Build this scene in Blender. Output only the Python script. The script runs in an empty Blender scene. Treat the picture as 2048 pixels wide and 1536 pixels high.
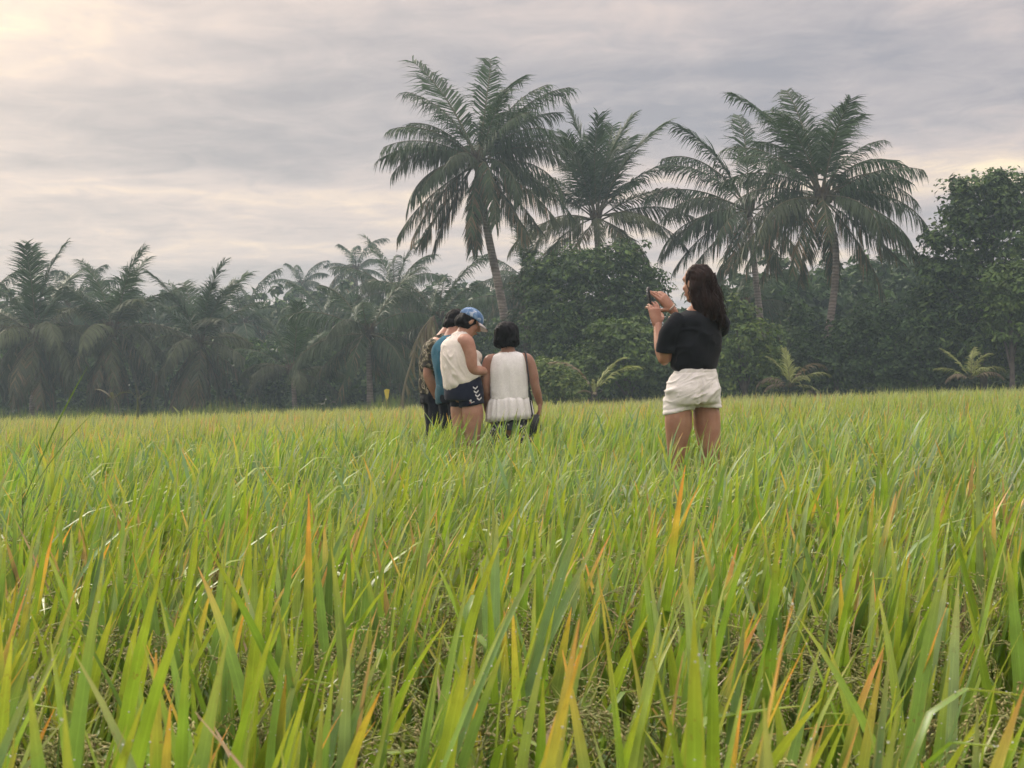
import bpy, math, random
import numpy as np
from mathutils import Vector, Matrix, noise as mnoise
from mathutils.bvhtree import BVHTree

random.seed(7); rng = np.random.default_rng(7)
S = bpy.context.scene
C = S.collection
R = math.radians
PI = math.pi

# ---------------------------------------------------------------- camera
FPX, CAMZ, ROLL, HOR = 3000.0, 1.02, R(1.8), 765.0      # focal length in photo pixels, height, roll, horizon row
PITCH = (768 - HOR) / FPX
FWD = Vector((0, math.cos(PITCH), -math.sin(PITCH)))
_r0 = Vector((1, 0, 0)); _u0 = _r0.cross(FWD)
RGT = _r0 * math.cos(ROLL) - _u0 * math.sin(ROLL)
UPV = _u0 * math.cos(ROLL) + _r0 * math.sin(ROLL)
CAM = Vector((0, 0, CAMZ))
def at(px, py, d):
    return CAM + d * (FWD + RGT * ((px - 1024) / FPX) + UPV * ((768 - py) / FPX))
cd = bpy.data.cameras.new('camera'); cam = bpy.data.objects.new('camera', cd); C.objects.link(cam)
cd.sensor_width = 36; cd.lens = FPX / 2048 * 36
cd.clip_start = 0.05; cd.clip_end = 2000
cd.dof.use_dof = True; cd.dof.focus_distance = 7.0; cd.dof.aperture_fstop = 20
M3 = Matrix((RGT, UPV, -FWD)).transposed()
cam.matrix_world = Matrix.Translation(CAM) @ M3.to_4x4()
S.camera = cam

# ---------------------------------------------------------------- light, sky, exposure
SUN_AZ, SUN_EL = R(-38), R(33)          # azimuth from the view direction (left is negative)
SUNDIR = Vector((math.sin(SUN_AZ) * math.cos(SUN_EL), math.cos(SUN_AZ) * math.cos(SUN_EL), math.sin(SUN_EL)))
sl = bpy.data.lights.new('sun', 'SUN'); sl.energy = 1.5; sl.angle = R(12); sl.color = (1.0, 0.9, 0.76)
so = bpy.data.objects.new('sun', sl); C.objects.link(so)
so.rotation_euler = SUNDIR.to_track_quat('Z', 'Y').to_euler()
S.view_settings.view_transform = 'Standard'; S.view_settings.look = 'None'
S.view_settings.exposure = 0.62; S.view_settings.gamma = 1.0; S.view_settings.use_curve_mapping = False

class NT:
    """small node-tree writer"""
    def __init__(s, tree): s.t = tree; tree.nodes.clear()
    def n(s, typ, ins=None, **kw):
        nd = s.t.nodes.new(typ)
        for k, v in kw.items(): setattr(nd, k, v)
        for k, v in (ins or {}).items():
            sock = nd.inputs[k]
            if isinstance(v, bpy.types.NodeSocket): s.t.links.new(v, sock)
            else:
                if hasattr(sock, 'default_value') and hasattr(sock.default_value, '__len__') and not hasattr(v, '__len__'):
                    v = (v,) * len(sock.default_value)
                if hasattr(v, '__len__') and hasattr(sock.default_value, '__len__') and len(v) == 3 and len(sock.default_value) == 4: v = (*v, 1)
                sock.default_value = v
        return nd
    def m(s, op, a, b=0.0, c=None, clamp=False):
        ins = {0: a, 1: b}
        if c is not None: ins[2] = c
        return s.n('ShaderNodeMath', ins, operation=op, use_clamp=clamp).outputs[0]
    def mix(s, f, a, b, mode='MIX'):
        nd = s.t.nodes.new('ShaderNodeMix'); nd.data_type = 'RGBA'; nd.blend_type = mode
        for k, v in ((0, f), (6, a), (7, b)):
            if isinstance(v, bpy.types.NodeSocket): s.t.links.new(v, nd.inputs[k])
            else: nd.inputs[k].default_value = v if not hasattr(v, '__len__') or len(v) == 4 else (*v, 1)
        return nd.outputs[2]
    def ramp(s, f, stops, interp='LINEAR'):
        nd = s.n('ShaderNodeValToRGB', {0: f}); cr = nd.color_ramp; cr.interpolation = interp
        while len(cr.elements) < len(stops): cr.elements.new(0.5)
        for e, (p, c) in zip(cr.elements, stops):
            e.position = p; e.color = (*c, 1) if len(c) == 3 else c
        return nd.outputs[0]

W = bpy.data.worlds.new('World'); S.world = W; W.use_nodes = True
g = NT(W.node_tree)
tc = g.n('ShaderNodeTexCoord').outputs['Generated']
sx = g.n('ShaderNodeSeparateXYZ', {0: tc})
zz = g.m('ABSOLUTE', sx.outputs[2])
den = g.m('ADD', zz, 0.055)
uu = g.m('DIVIDE', sx.outputs[0], den); vv = g.m('DIVIDE', sx.outputs[1], den)
uv = g.n('ShaderNodeCombineXYZ', {0: uu, 1: vv, 2: 0.0}).outputs[0]
mp = g.n('ShaderNodeMapping', {0: uv, 1: (3.1, 1.15, 0.0), 2: (0, 0, 0.10), 3: (0.42, 0.80, 1)}).outputs[0]
n1 = g.n('ShaderNodeTexNoise', {'Vector': mp, 'Scale': 0.85, 'Detail': 7.0, 'Roughness': 0.5, 'Distortion': 0.25}).outputs[0]
mp2 = g.n('ShaderNodeMapping', {0: uv, 1: (7.7, 2.4, 3.0), 3: (1.3, 1.15, 1)}).outputs[0]
n2 = g.n('ShaderNodeTexNoise', {'Vector': mp2, 'Scale': 1.5, 'Detail': 8.0, 'Roughness': 0.58, 'Distortion': 0.5}).outputs[0]
cl = g.m('ADD', g.m('MULTIPLY', n1, 0.72), g.m('MULTIPLY', n2, 0.28))
# a long grey bank of cloud low on the left, as a patch of thicker cloud
elv = g.m('ARCSINE', sx.outputs[2]); azm = g.m('ARCTAN2', sx.outputs[0], sx.outputs[1])
def bump2(az, el, wa, we):
    a = g.m('DIVIDE', g.m('SUBTRACT', azm, az), wa); e = g.m('DIVIDE', g.m('SUBTRACT', elv, el), we)
    return g.m('EXPONENT', g.m('MULTIPLY', g.m('ADD', g.m('MULTIPLY', a, a), g.m('MULTIPLY', e, e)), -1.0))
n3 = g.n('ShaderNodeTexNoise', {'Vector': g.n('ShaderNodeMapping', {0: uv, 2: (0, 0, 0.12), 3: (2.0, 1.55, 1)}).outputs[0], 'Scale': 2.4, 'Detail': 6.0, 'Roughness': 0.6, 'Distortion': 0.8}).outputs[0]
cl = g.m('ADD', cl, g.m('MULTIPLY', g.m('SUBTRACT', n3, 0.5), 0.24))
cl = g.m('SUBTRACT', cl, g.m('MULTIPLY', bump2(-0.20, 0.158, 0.26, 0.030), 0.085))
cl = g.m('SUBTRACT', cl, g.m('MULTIPLY', bump2(0.19, 0.170, 0.30, 0.030), 0.03))
cl = g.m('ADD', cl, g.m('MULTIPLY', bump2(-0.30, 0.118, 0.25, 0.020), 0.05))
cl = g.m('ADD', cl, g.m('MULTIPLY', bump2(-0.28, 0.215, 0.20, 0.035), 0.085))
cl = g.m('ADD', cl, g.m('MULTIPLY', bump2(0.16, 0.240, 0.20, 0.030), 0.085))
cl = g.m('ADD', cl, g.m('MULTIPLY', bump2(0.34, 0.13, 0.14, 0.04), 0.025))
cloudcol = g.ramp(cl, [(0.33, (0.250, 0.245, 0.275)), (0.44, (0.365, 0.332, 0.342)), (0.53, (0.490, 0.418, 0.398)), (0.61, (0.64, 0.520, 0.430)), (0.68, (0.86, 0.70, 0.48))])
dt = g.n('ShaderNodeVectorMath', {0: tc, 1: tuple(SUNDIR)}, operation='DOT_PRODUCT').outputs['Value']
glow = g.m('POWER', g.m('MAXIMUM', dt, 0.0), 7.0)
cloudcol = g.mix(1.0, cloudcol, g.mix(g.m('MULTIPLY', glow, 0.5), (0, 0, 0), (0.55, 0.40, 0.19)), 'ADD')
# paler towards the skyline, brighter overhead as any overcast sky is
low = g.m('MULTIPLY', g.m('POWER', g.m('SUBTRACT', 1.0, zz), 22.0), 0.55)
cloudcol = g.mix(low, cloudcol, (0.52, 0.47, 0.45))
zen = g.m('ADD', 0.97, g.m('MULTIPLY', g.n('ShaderNodeMapRange', {0: zz, 1: 0.25, 2: 1.0, 3: 0.0, 4: 1.0}, interpolation_type='SMOOTHSTEP').outputs[0], 2.9))
cloudcol = g.mix(1.0, cloudcol, g.n('ShaderNodeCombineXYZ', {0: zen, 1: zen, 2: zen}).outputs[0], 'MULTIPLY')
sky = g.n('ShaderNodeTexSky', sky_type='NISHITA', sun_disc=False, sun_elevation=SUN_EL, sun_rotation=SUN_AZ, air_density=1.0, dust_density=3.0)
bg1 = g.n('ShaderNodeBackground', {0: sky.outputs[0], 1: 0.06}).outputs[0]
bg2 = g.n('ShaderNodeBackground', {0: cloudcol, 1: 1.0}).outputs[0]
ms = g.n('ShaderNodeMixShader', {0: 0.9, 1: bg1, 2: bg2}).outputs[0]
g.n('ShaderNodeOutputWorld', {0: ms})

cy = S.cycles
cy.use_denoising = True; cy.denoiser = 'OPENIMAGEDENOISE'
cy.max_bounces = 4; cy.diffuse_bounces = 2; cy.glossy_bounces = 1; cy.transmission_bounces = 3; cy.transparent_max_bounces = 4; cy.volume_bounces = 0
cy.sample_clamp_indirect = 4.0; cy.use_adaptive_sampling = True; cy.adaptive_threshold = 0.03
cy.caustics_reflective = False; cy.caustics_refractive = False

# ---------------------------------------------------------------- helpers
def lerp(a, b, t): return a + (b - a) * t
def sstep(a, b, x):
    t = np.clip((x - a) / (b - a), 0, 1); return t * t * (3 - 2 * t)

class Geo:
    """collects numpy geometry and links it as one mesh"""
    def __init__(s): s.V = []; s.C = []; s.F = {3: [], 4: []}; s.M = {3: [], 4: []}; s.n = 0; s.UV = []
    def add(s, V, F, col=None, mat=0, uv=None):
        V = np.asarray(V, float).reshape(-1, 3)
        s.V.append(V)
        c = np.ones((len(V), 3)) * 0.5 if col is None else np.broadcast_to(np.asarray(col, float), (len(V), 3))
        s.C.append(c); s.UV.append(np.zeros((len(V), 2)) if uv is None else uv)
        for f in (F if isinstance(F, (list, tuple)) else [F]):
            f = np.asarray(f, int)
            if len(f) == 0: continue
            s.F[f.shape[1]].append(f + s.n)
            m = np.full(len(f), mat) if np.isscalar(mat) else mat
            s.M[f.shape[1]].append(m)
        s.n += len(V)
    def arrays(s):
        V = np.concatenate(s.V); Cc = np.concatenate(s.C); U = np.concatenate(s.UV)
        F3 = np.concatenate(s.F[3]) if s.F[3] else np.zeros((0, 3), int)
        F4 = np.concatenate(s.F[4]) if s.F[4] else np.zeros((0, 4), int)
        m3 = np.concatenate(s.M[3]) if s.M[3] else np.zeros(0, int)
        m4 = np.concatenate(s.M[4]) if s.M[4] else np.zeros(0, int)
        return V, F3, F4, m3, m4, Cc, U
    def mesh(s, name, mats, smooth=True, col=True, uv=False):
        V, F3, F4, m3, m4, Cc, U = s.arrays()
        me = bpy.data.meshes.new(name)
        me.vertices.add(len(V)); me.vertices.foreach_set('co', V.astype(np.float32).ravel())
        nl = F3.size + F4.size; npoly = len(F3) + len(F4)
        me.loops.add(nl); me.loops.foreach_set('vertex_index', np.concatenate([F3.ravel(), F4.ravel()]).astype(np.int32))
        st = np.concatenate([np.arange(len(F3)) * 3, F3.size + np.arange(len(F4)) * 4]).astype(np.int32)
        me.polygons.add(npoly); me.polygons.foreach_set('loop_start', st)
        me.polygons.foreach_set('material_index', np.concatenate([m3, m4]).astype(np.int32))
        me.polygons.foreach_set('use_smooth', np.full(npoly, smooth))
        for m in (mats if isinstance(mats, (list, tuple)) else [mats]): me.materials.append(m)
        if col:
            a = me.attributes.new('col', 'FLOAT_COLOR', 'POINT')
            a.data.foreach_set('color', np.concatenate([Cc, np.ones((len(Cc), 1))], 1).astype(np.float32).ravel())
        if uv:
            a = me.attributes.new('suv', 'FLOAT2', 'POINT'); a.data.foreach_set('vector', U.astype(np.float32).ravel())
        me.update(calc_edges=True); me.validate()
        return me

def link(name, me, parent=None, loc=None, rot=None, scale=None):
    o = bpy.data.objects.new(name, me); C.objects.link(o)
    if parent: o.parent = parent
    if loc is not None: o.location = loc
    if rot is not None: o.rotation_euler = rot
    if scale is not None: o.scale = (scale,) * 3 if np.isscalar(scale) else scale
    return o
def tag(o, label, cat, group=None):
    o['label'] = label; o['category'] = cat
    if group: o['group'] = group
    return o
def thing(name, label, cat, loc, group=None, rz=0.0):
    o = link(name, None, loc=loc, rot=(0, 0, rz)); o.empty_display_size = 0.1
    return tag(o, label, cat, group)
def kind(o, k, label=None):
    o['kind'] = k
    if label: o['label'] = label
    return o

def spline(P, n):
    """Catmull-Rom through rows of P (any columns), n samples"""
    P = np.asarray(P, float); k = len(P)
    if k == 2: return P[0] + (P[1] - P[0]) * np.linspace(0, 1, n)[:, None]
    Q = np.vstack([2 * P[0] - P[1], P, 2 * P[-1] - P[-2]])
    t = np.linspace(0, k - 1 - 1e-9, n); i = t.astype(int); f = (t - i)[:, None]
    a, b, c, d = Q[i], Q[i + 1], Q[i + 2], Q[i + 3]
    return 0.5 * (2 * b + (c - a) * f + (2 * a - 5 * b + 4 * c - d) * f ** 2 + (3 * b - a - 3 * c + d) * f ** 3)

def tube(P, rad, ns=12, ref=(0, 1, 0), n=None, cap=True, rnd=True):
    """closed tube through P; rad = r or (ra, rb) per point, ra along ref"""
    P = np.asarray(P, float); rad = np.asarray(rad, float)
    if rad.ndim == 1: rad = np.stack([rad, rad], 1)
    if n:
        X = spline(np.hstack([P, rad]), n); P, rad = X[:, :3], np.maximum(X[:, 3:], 1e-4)
    T = np.gradient(P, axis=0); T /= np.linalg.norm(T, axis=1)[:, None] + 1e-12
    if rnd:   # round the two ends
        def endcap(p, t, r, sgn):
            L = min(r) * 0.9; out = []
            for a in (0.35, 0.7, 0.93):
                out.append((p + sgn * t * L * a, r * math.sqrt(1 - a * a)))
            return out
        e0 = endcap(P[0], T[0], rad[0], -1)[::-1]; e1 = endcap(P[-1], T[-1], rad[-1], 1)
        P = np.vstack([[q[0] for q in e0], P, [q[0] for q in e1]])
        rad = np.vstack([[q[1] for q in e0], rad, [q[1] for q in e1]])
        T = np.vstack([[T[0]] * 3, T, [T[-1]] * 3])
    ref = np.asarray(ref, float)
    U = ref - T * (T @ ref)[:, None]; ln = np.linalg.norm(U, axis=1)
    if (ln < 1e-3).any():
        r2 = np.array([0.577, 0.33, 0.74]); U2 = r2 - T * (T @ r2)[:, None]; U[ln < 1e-3] = U2[ln < 1e-3]
    U /= np.linalg.norm(U, axis=1)[:, None]; Vv = np.cross(T, U)
    a = np.linspace(0, 2 * PI, ns, endpoint=False)
    ring = P[:, None] + np.cos(a)[None, :, None] * U[:, None] * rad[:, :1, None] + np.sin(a)[None, :, None] * Vv[:, None] * rad[:, 1:, None]
    m = len(P); V = ring.reshape(-1, 3)
    i, j = np.meshgrid(np.arange(m - 1), np.arange(ns), indexing='ij'); j2 = (j + 1) % ns
    F4 = np.stack([i * ns + j, i * ns + j2, (i + 1) * ns + j2, (i + 1) * ns + j], -1).reshape(-1, 4)
    F = [F4]
    if cap:
        V = np.vstack([V, P[0], P[-1]]); b, e = m * ns, m * ns + 1; jj = np.arange(ns); jn = (jj + 1) % ns
        F += [np.stack([np.full(ns, b), jn, jj], 1), np.stack([np.full(ns, e), (m - 1) * ns + jj, (m - 1) * ns + jn], 1)]
    return V, F

def rings(RS, ns=40, n=None, power=2.0, cap=True):
    """loft of horizontal rings: rows (cx, cy, cz, rx, ry, yaw, tiltx, tilty)"""
    A = np.array([list(r) + [0] * (8 - len(r)) for r in RS], float)
    if A[0, 2] > A[-1, 2]: A = A[::-1].copy()
    if n: A = spline(A, n)
    a = np.linspace(0, 2 * PI, ns, endpoint=False); ca, sa = np.cos(a), np.sin(a)
    e = 2.0 / power
    ca, sa = np.sign(ca) * np.abs(ca) ** e, np.sign(sa) * np.abs(sa) ** e
    x = A[:, 3:4] * ca; y = A[:, 4:5] * sa
    cyw, syw = np.cos(A[:, 5:6]), np.sin(A[:, 5:6])
    X = x * cyw - y * syw; Y = x * syw + y * cyw
    Z = A[:, 2:3] + A[:, 6:7] * X + A[:, 7:8] * Y
    V = np.stack([X + A[:, 0:1], Y + A[:, 1:2], Z], -1).reshape(-1, 3); m = len(A)
    i, j = np.meshgrid(np.arange(m - 1), np.arange(ns), indexing='ij'); j2 = (j + 1) % ns
    F = [np.stack([i * ns + j, i * ns + j2, (i + 1) * ns + j2, (i + 1) * ns + j], -1).reshape(-1, 4)]
    if cap:
        V = np.vstack([V, A[0, :3], A[-1, :3]]); b, e_ = m * ns, m * ns + 1; jj = np.arange(ns); jn = (jj + 1) % ns
        F += [np.stack([np.full(ns, b), jn, jj], 1), np.stack([np.full(ns, e_), (m - 1) * ns + jj, (m - 1) * ns + jn], 1)]
    return V, F

def blob(c, r, fw=(0, 1, 0), up=(0, 0, 1), nu=14, nv=10):
    """ellipsoid with radii (side, forward, up)"""
    fw = np.array(fw, float); fw /= np.linalg.norm(fw); up = np.array(up, float); up -= fw * (fw @ up); up /= np.linalg.norm(up)
    sd = np.cross(fw, up)
    v = np.linspace(0, PI, nv + 1)[1:-1]; u = np.linspace(0, 2 * PI, nu, endpoint=False)
    loc = np.stack([np.outer(np.sin(v), np.cos(u)), np.outer(np.sin(v), np.sin(u)), np.outer(np.cos(v), np.ones(nu))], -1).reshape(-1, 3)
    loc = np.vstack([loc, [0, 0, 1], [0, 0, -1]]) * np.array(r)
    V = np.array(c) + loc @ np.stack([sd, fw, up])
    m = nv - 1; i, j = np.meshgrid(np.arange(m - 1), np.arange(nu), indexing='ij'); j2 = (j + 1) % nu
    F = [np.stack([i * nu + j, (i + 1) * nu + j, (i + 1) * nu + j2, i * nu + j2], -1).reshape(-1, 4)]
    jj = np.arange(nu); jn = (jj + 1) % nu; b = m * nu
    F += [np.stack([np.full(nu, b), jj, jn], 1), np.stack([np.full(nu, b + 1), (m - 1) * nu + jn, (m - 1) * nu + jj], 1)]
    return V, F

def remesh(parts, voxel, smooth=3, fac=0.5):
    G = Geo()
    for V, F in parts: G.add(V, F)
    me = G.mesh('tmp', [], col=False); o = link('tmp', me)
    md = o.modifiers.new('r', 'REMESH'); md.mode = 'VOXEL'; md.voxel_size = voxel
    if smooth:
        sm = o.modifiers.new('s', 'SMOOTH'); sm.factor = fac; sm.iterations = smooth
    dg = bpy.context.evaluated_depsgraph_get(); dg.update()
    ev = o.evaluated_get(dg); m2 = bpy.data.meshes.new_from_object(ev)
    nv = len(m2.vertices); V = np.empty(nv * 3, np.float32); m2.vertices.foreach_get('co', V)
    N = np.empty(nv * 3, np.float32); m2.vertices.foreach_get('normal', N)
    F4, F3 = [], []
    ls = np.empty(len(m2.loops), np.int32); m2.loops.foreach_get('vertex_index', ls)
    lt = np.empty(len(m2.polygons), np.int32); m2.polygons.foreach_get('loop_total', lt)
    st = np.empty(len(m2.polygons), np.int32); m2.polygons.foreach_get('loop_start', st)
    q = st[lt == 4]; t = st[lt == 3]
    F4 = ls[q[:, None] + np.arange(4)]; F3 = ls[t[:, None] + np.arange(3)]
    bpy.data.objects.remove(o); bpy.data.meshes.remove(me); bpy.data.meshes.remove(m2)
    return V.reshape(-1, 3).astype(float), [F4, F3], N.reshape(-1, 3).astype(float)

def nz(P, sc, off=0.0):
    P = np.asarray(P) * np.asarray(sc) + off
    return np.array([mnoise.noise(Vector(p)) for p in P])

# ---------------------------------------------------------------- materials
def mat(name):
    m = bpy.data.materials.new(name); m.use_nodes = True
    return m, NT(m.node_tree)
def leaf_mat(name, transl=0.35, rough=0.5, spec=0.35, streak=False, gain=1.0, tr_tint=(1.25, 1.2, 0.55)):
    m, t = mat(name)
    c = t.n('ShaderNodeAttribute', attribute_name='col').outputs['Color']
    pos = t.n('ShaderNodeNewGeometry').outputs['Position']
    nzv = t.n('ShaderNodeTexNoise', {'Vector': pos, 'Scale': 22.0 if streak else 1.3, 'Detail': 3.0}).outputs[0]
    k = t.n('ShaderNodeMapRange', {0: nzv, 1: 0.3, 2: 0.7, 3: 0.82 * gain, 4: 1.18 * gain}).outputs[0]
    if streak:
        su = t.n('ShaderNodeAttribute', attribute_name='suv').outputs['Vector']
        sp = t.n('ShaderNodeSeparateXYZ', {0: su})
        st = t.n('ShaderNodeMath', {0: t.m('MULTIPLY', sp.outputs[0], 27.0)}, operation='SINE').outputs[0]
        k = t.m('MULTIPLY', k, t.m('ADD', 0.97, t.m('MULTIPLY', st, 0.12)))
        mid = t.m('LESS_THAN', t.m('ABSOLUTE', sp.outputs[0]), 0.09)
        k = t.m('ADD', k, t.m('MULTIPLY', mid, 0.22))
    kc = t.n('ShaderNodeCombineXYZ', {0: k, 1: k, 2: k}).outputs[0]
    c = t.mix(1.0, c, kc, 'MULTIPLY')
    if streak:    # rust spots and dry edges
        sp2 = t.n('ShaderNodeTexNoise', {'Vector': pos, 'Scale': 160.0, 'Detail': 2.0}).outputs[0]
        sp3 = t.n('ShaderNodeTexNoise', {'Vector': pos, 'Scale': 9.0, 'Detail': 2.0}).outputs[0]
        fs = t.m('MULTIPLY', t.n('ShaderNodeMapRange', {0: sp2, 1: 0.62, 2: 0.72}).outputs[0], t.n('ShaderNodeMapRange', {0: sp3, 1: 0.5, 2: 0.65}).outputs[0])
        c = t.mix(t.m('MULTIPLY', fs, 0.6), c, (0.22, 0.13, 0.05))
        ed = t.n('ShaderNodeMapRange', {0: t.m('ADD', t.m('ABSOLUTE', sp.outputs[0]), t.m('MULTIPLY', t.m('SUBTRACT', sp3, 0.5), 1.6)), 1: 0.95, 2: 1.15}).outputs[0]
        c = t.mix(t.m('MULTIPLY', ed, 0.3), c, (0.45, 0.36, 0.10))
    b = t.n('ShaderNodeBsdfPrincipled', {'Base Color': c, 'Roughness': rough, 'Specular IOR Level': spec}).outputs[0]
    tr = t.n('ShaderNodeBsdfTranslucent', {0: t.mix(1.0, c, tr_tint, 'MULTIPLY')}).outputs[0]
    t.n('ShaderNodeOutputMaterial', {0: t.n('ShaderNodeMixShader', {0: transl, 1: b, 2: tr}).outputs[0]})
    return m
def plain(name, c, rough=0.7, spec=0.3, c2=None, scale=8.0, bump=0.0, bscale=60.0, aniso=(1, 1, 1), metal=0.0, sheen=0.0, sss=0.0):
    m, t = mat(name)
    oc = t.n('ShaderNodeTexCoord').outputs['Object']
    mpv = t.n('ShaderNodeMapping', {0: oc, 3: aniso}).outputs[0]
    ns = t.n('ShaderNodeTexNoise', {'Vector': mpv, 'Scale': scale, 'Detail': 5.0}).outputs[0]
    c2 = c2 or tuple(x * 0.78 for x in c)
    col = t.ramp(ns, [(0.35, c2), (0.62, c)])
    ins = {'Base Color': col, 'Roughness': rough, 'Specular IOR Level': spec, 'Metallic': metal}
    if sheen: ins['Sheen Weight'] = sheen
    if sss: ins['Subsurface Weight'] = sss; ins['Subsurface Radius'] = (0.02, 0.008, 0.004)
    if bump:
        bn = t.n('ShaderNodeTexNoise', {'Vector': mpv, 'Scale': bscale, 'Detail': 4.0}).outputs[0]
        ins['Normal'] = t.n('ShaderNodeBump', {'Height': bn, 'Strength': bump, 'Distance': 0.01}).outputs[0]
    t.n('ShaderNodeOutputMaterial', {0: t.n('ShaderNodeBsdfPrincipled', ins).outputs[0]})
    return m

M_rice = leaf_mat('rice_leaf', 0.34, 0.40, 0.45, streak=True, gain=1.13)
M_ricefar = leaf_mat('rice_leaf_far', 0.38, 0.5, 0.3)
M_grain = leaf_mat('rice_grain', 0.15, 0.55, 0.3)
M_palm = leaf_mat('palm_leaflet', 0.22, 0.5, 0.18, tr_tint=(1.1, 1.15, 0.6))
M_tree = leaf_mat('tree_leaf', 0.22, 0.5, 0.2, tr_tint=(1.1, 1.2, 0.5))
M_rachis = plain('palm_midrib', (0.11, 0.105, 0.055), 0.7, 0.15, c2=(0.07, 0.07, 0.04))
M_bark = plain('bark', (0.13, 0.115, 0.10), 0.9, c2=(0.07, 0.062, 0.055), scale=5, bump=0.6, bscale=14)
M_sheath = plain('palm_fibre', (0.10, 0.075, 0.045), 0.95, c2=(0.05, 0.04, 0.03), scale=9, bump=0.6, bscale=20)
def trunk_mat():
    m, t = mat('palm_trunk')
    oc = t.n('ShaderNodeTexCoord').outputs['Object']
    ns = t.n('ShaderNodeTexNoise', {'Vector': oc, 'Scale': 3.0, 'Detail': 6.0}).outputs[0]
    z = t.n('ShaderNodeSeparateXYZ', {0: oc}).outputs[2]
    ring = t.n('ShaderNodeMath', {0: t.m('ADD', t.m('MULTIPLY', z, 55.0), t.m('MULTIPLY', ns, 9.0))}, operation='SINE').outputs[0]
    c = t.ramp(ns, [(0.35, (0.17, 0.145, 0.125)), (0.65, (0.36, 0.31, 0.27))])
    k = t.m('ADD', 0.9, t.m('MULTIPLY', ring, 0.16)); c = t.mix(1.0, c, t.n('ShaderNodeCombineXYZ', {0: k, 1: k, 2: k}).outputs[0], 'MULTIPLY')
    nb = t.n('ShaderNodeBump', {'Height': ring, 'Strength': 0.5, 'Distance': 0.02}).outputs[0]
    t.n('ShaderNodeOutputMaterial', {0: t.n('ShaderNodeBsdfPrincipled', {'Base Color': c, 'Roughness': 0.9, 'Normal': nb}).outputs[0]})
    return m
M_trunk = trunk_mat()
M_ground = plain('field_soil', (0.075, 0.075, 0.03), 0.95, c2=(0.04, 0.036, 0.02), scale=1.4, bump=0.5, bscale=8)
def dew_mat():
    m, t = mat('dew')
    t.n('ShaderNodeOutputMaterial', {0: t.n('ShaderNodeBsdfPrincipled', {'Base Color': (0.93, 0.96, 0.96), 'Roughness': 0.04, 'Transmission Weight': 0.3, 'IOR': 1.5, 'Specular IOR Level': 1.0}).outputs[0]})  # near-white base colour stands in for the bright sparkle of refracted sky
    return m
M_dew = dew_mat()

# ---------------------------------------------------------------- ground
def gz(x, y):
    x = np.asarray(x, float); y = np.asarray(y, float)
    e = yedge(x)
    return -0.30 * sstep(13, 44, y) + 0.27 * sstep(-1.0, 3.0, y - e) + 0.03 * np.sin(x * 0.21 + y * 0.13)* sstep(20, 60, y)
def yedge(x): return 47.5 - 0.16 * np.asarray(x, float) + 1.2 * np.sin(np.asarray(x, float) * 0.23 + 1)
ys = np.concatenate([np.linspace(-40, 10, 12), np.linspace(12, 62, 60), np.linspace(64, 120, 15), np.linspace(140, 420, 8)])
xs = np.concatenate([np.linspace(-300, -60, 9), np.linspace(-52, 52, 60), np.linspace(60, 300, 9)])
X, Y = np.meshgrid(xs, ys); Z = gz(X, Y)
i, j = np.meshgrid(np.arange(len(ys) - 1), np.arange(len(xs) - 1), indexing='ij'); n_ = len(xs)
G = Geo(); G.add(np.stack([X, Y, Z], -1).reshape(-1, 3), np.stack([i * n_ + j, i * n_ + j + 1, (i + 1) * n_ + j + 1, (i + 1) * n_ + j], -1).reshape(-1, 4))
kind(link('ground', G.mesh('ground', M_ground, col=False)), 'structure', 'muddy ground of the rice field and palm grove')

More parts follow.
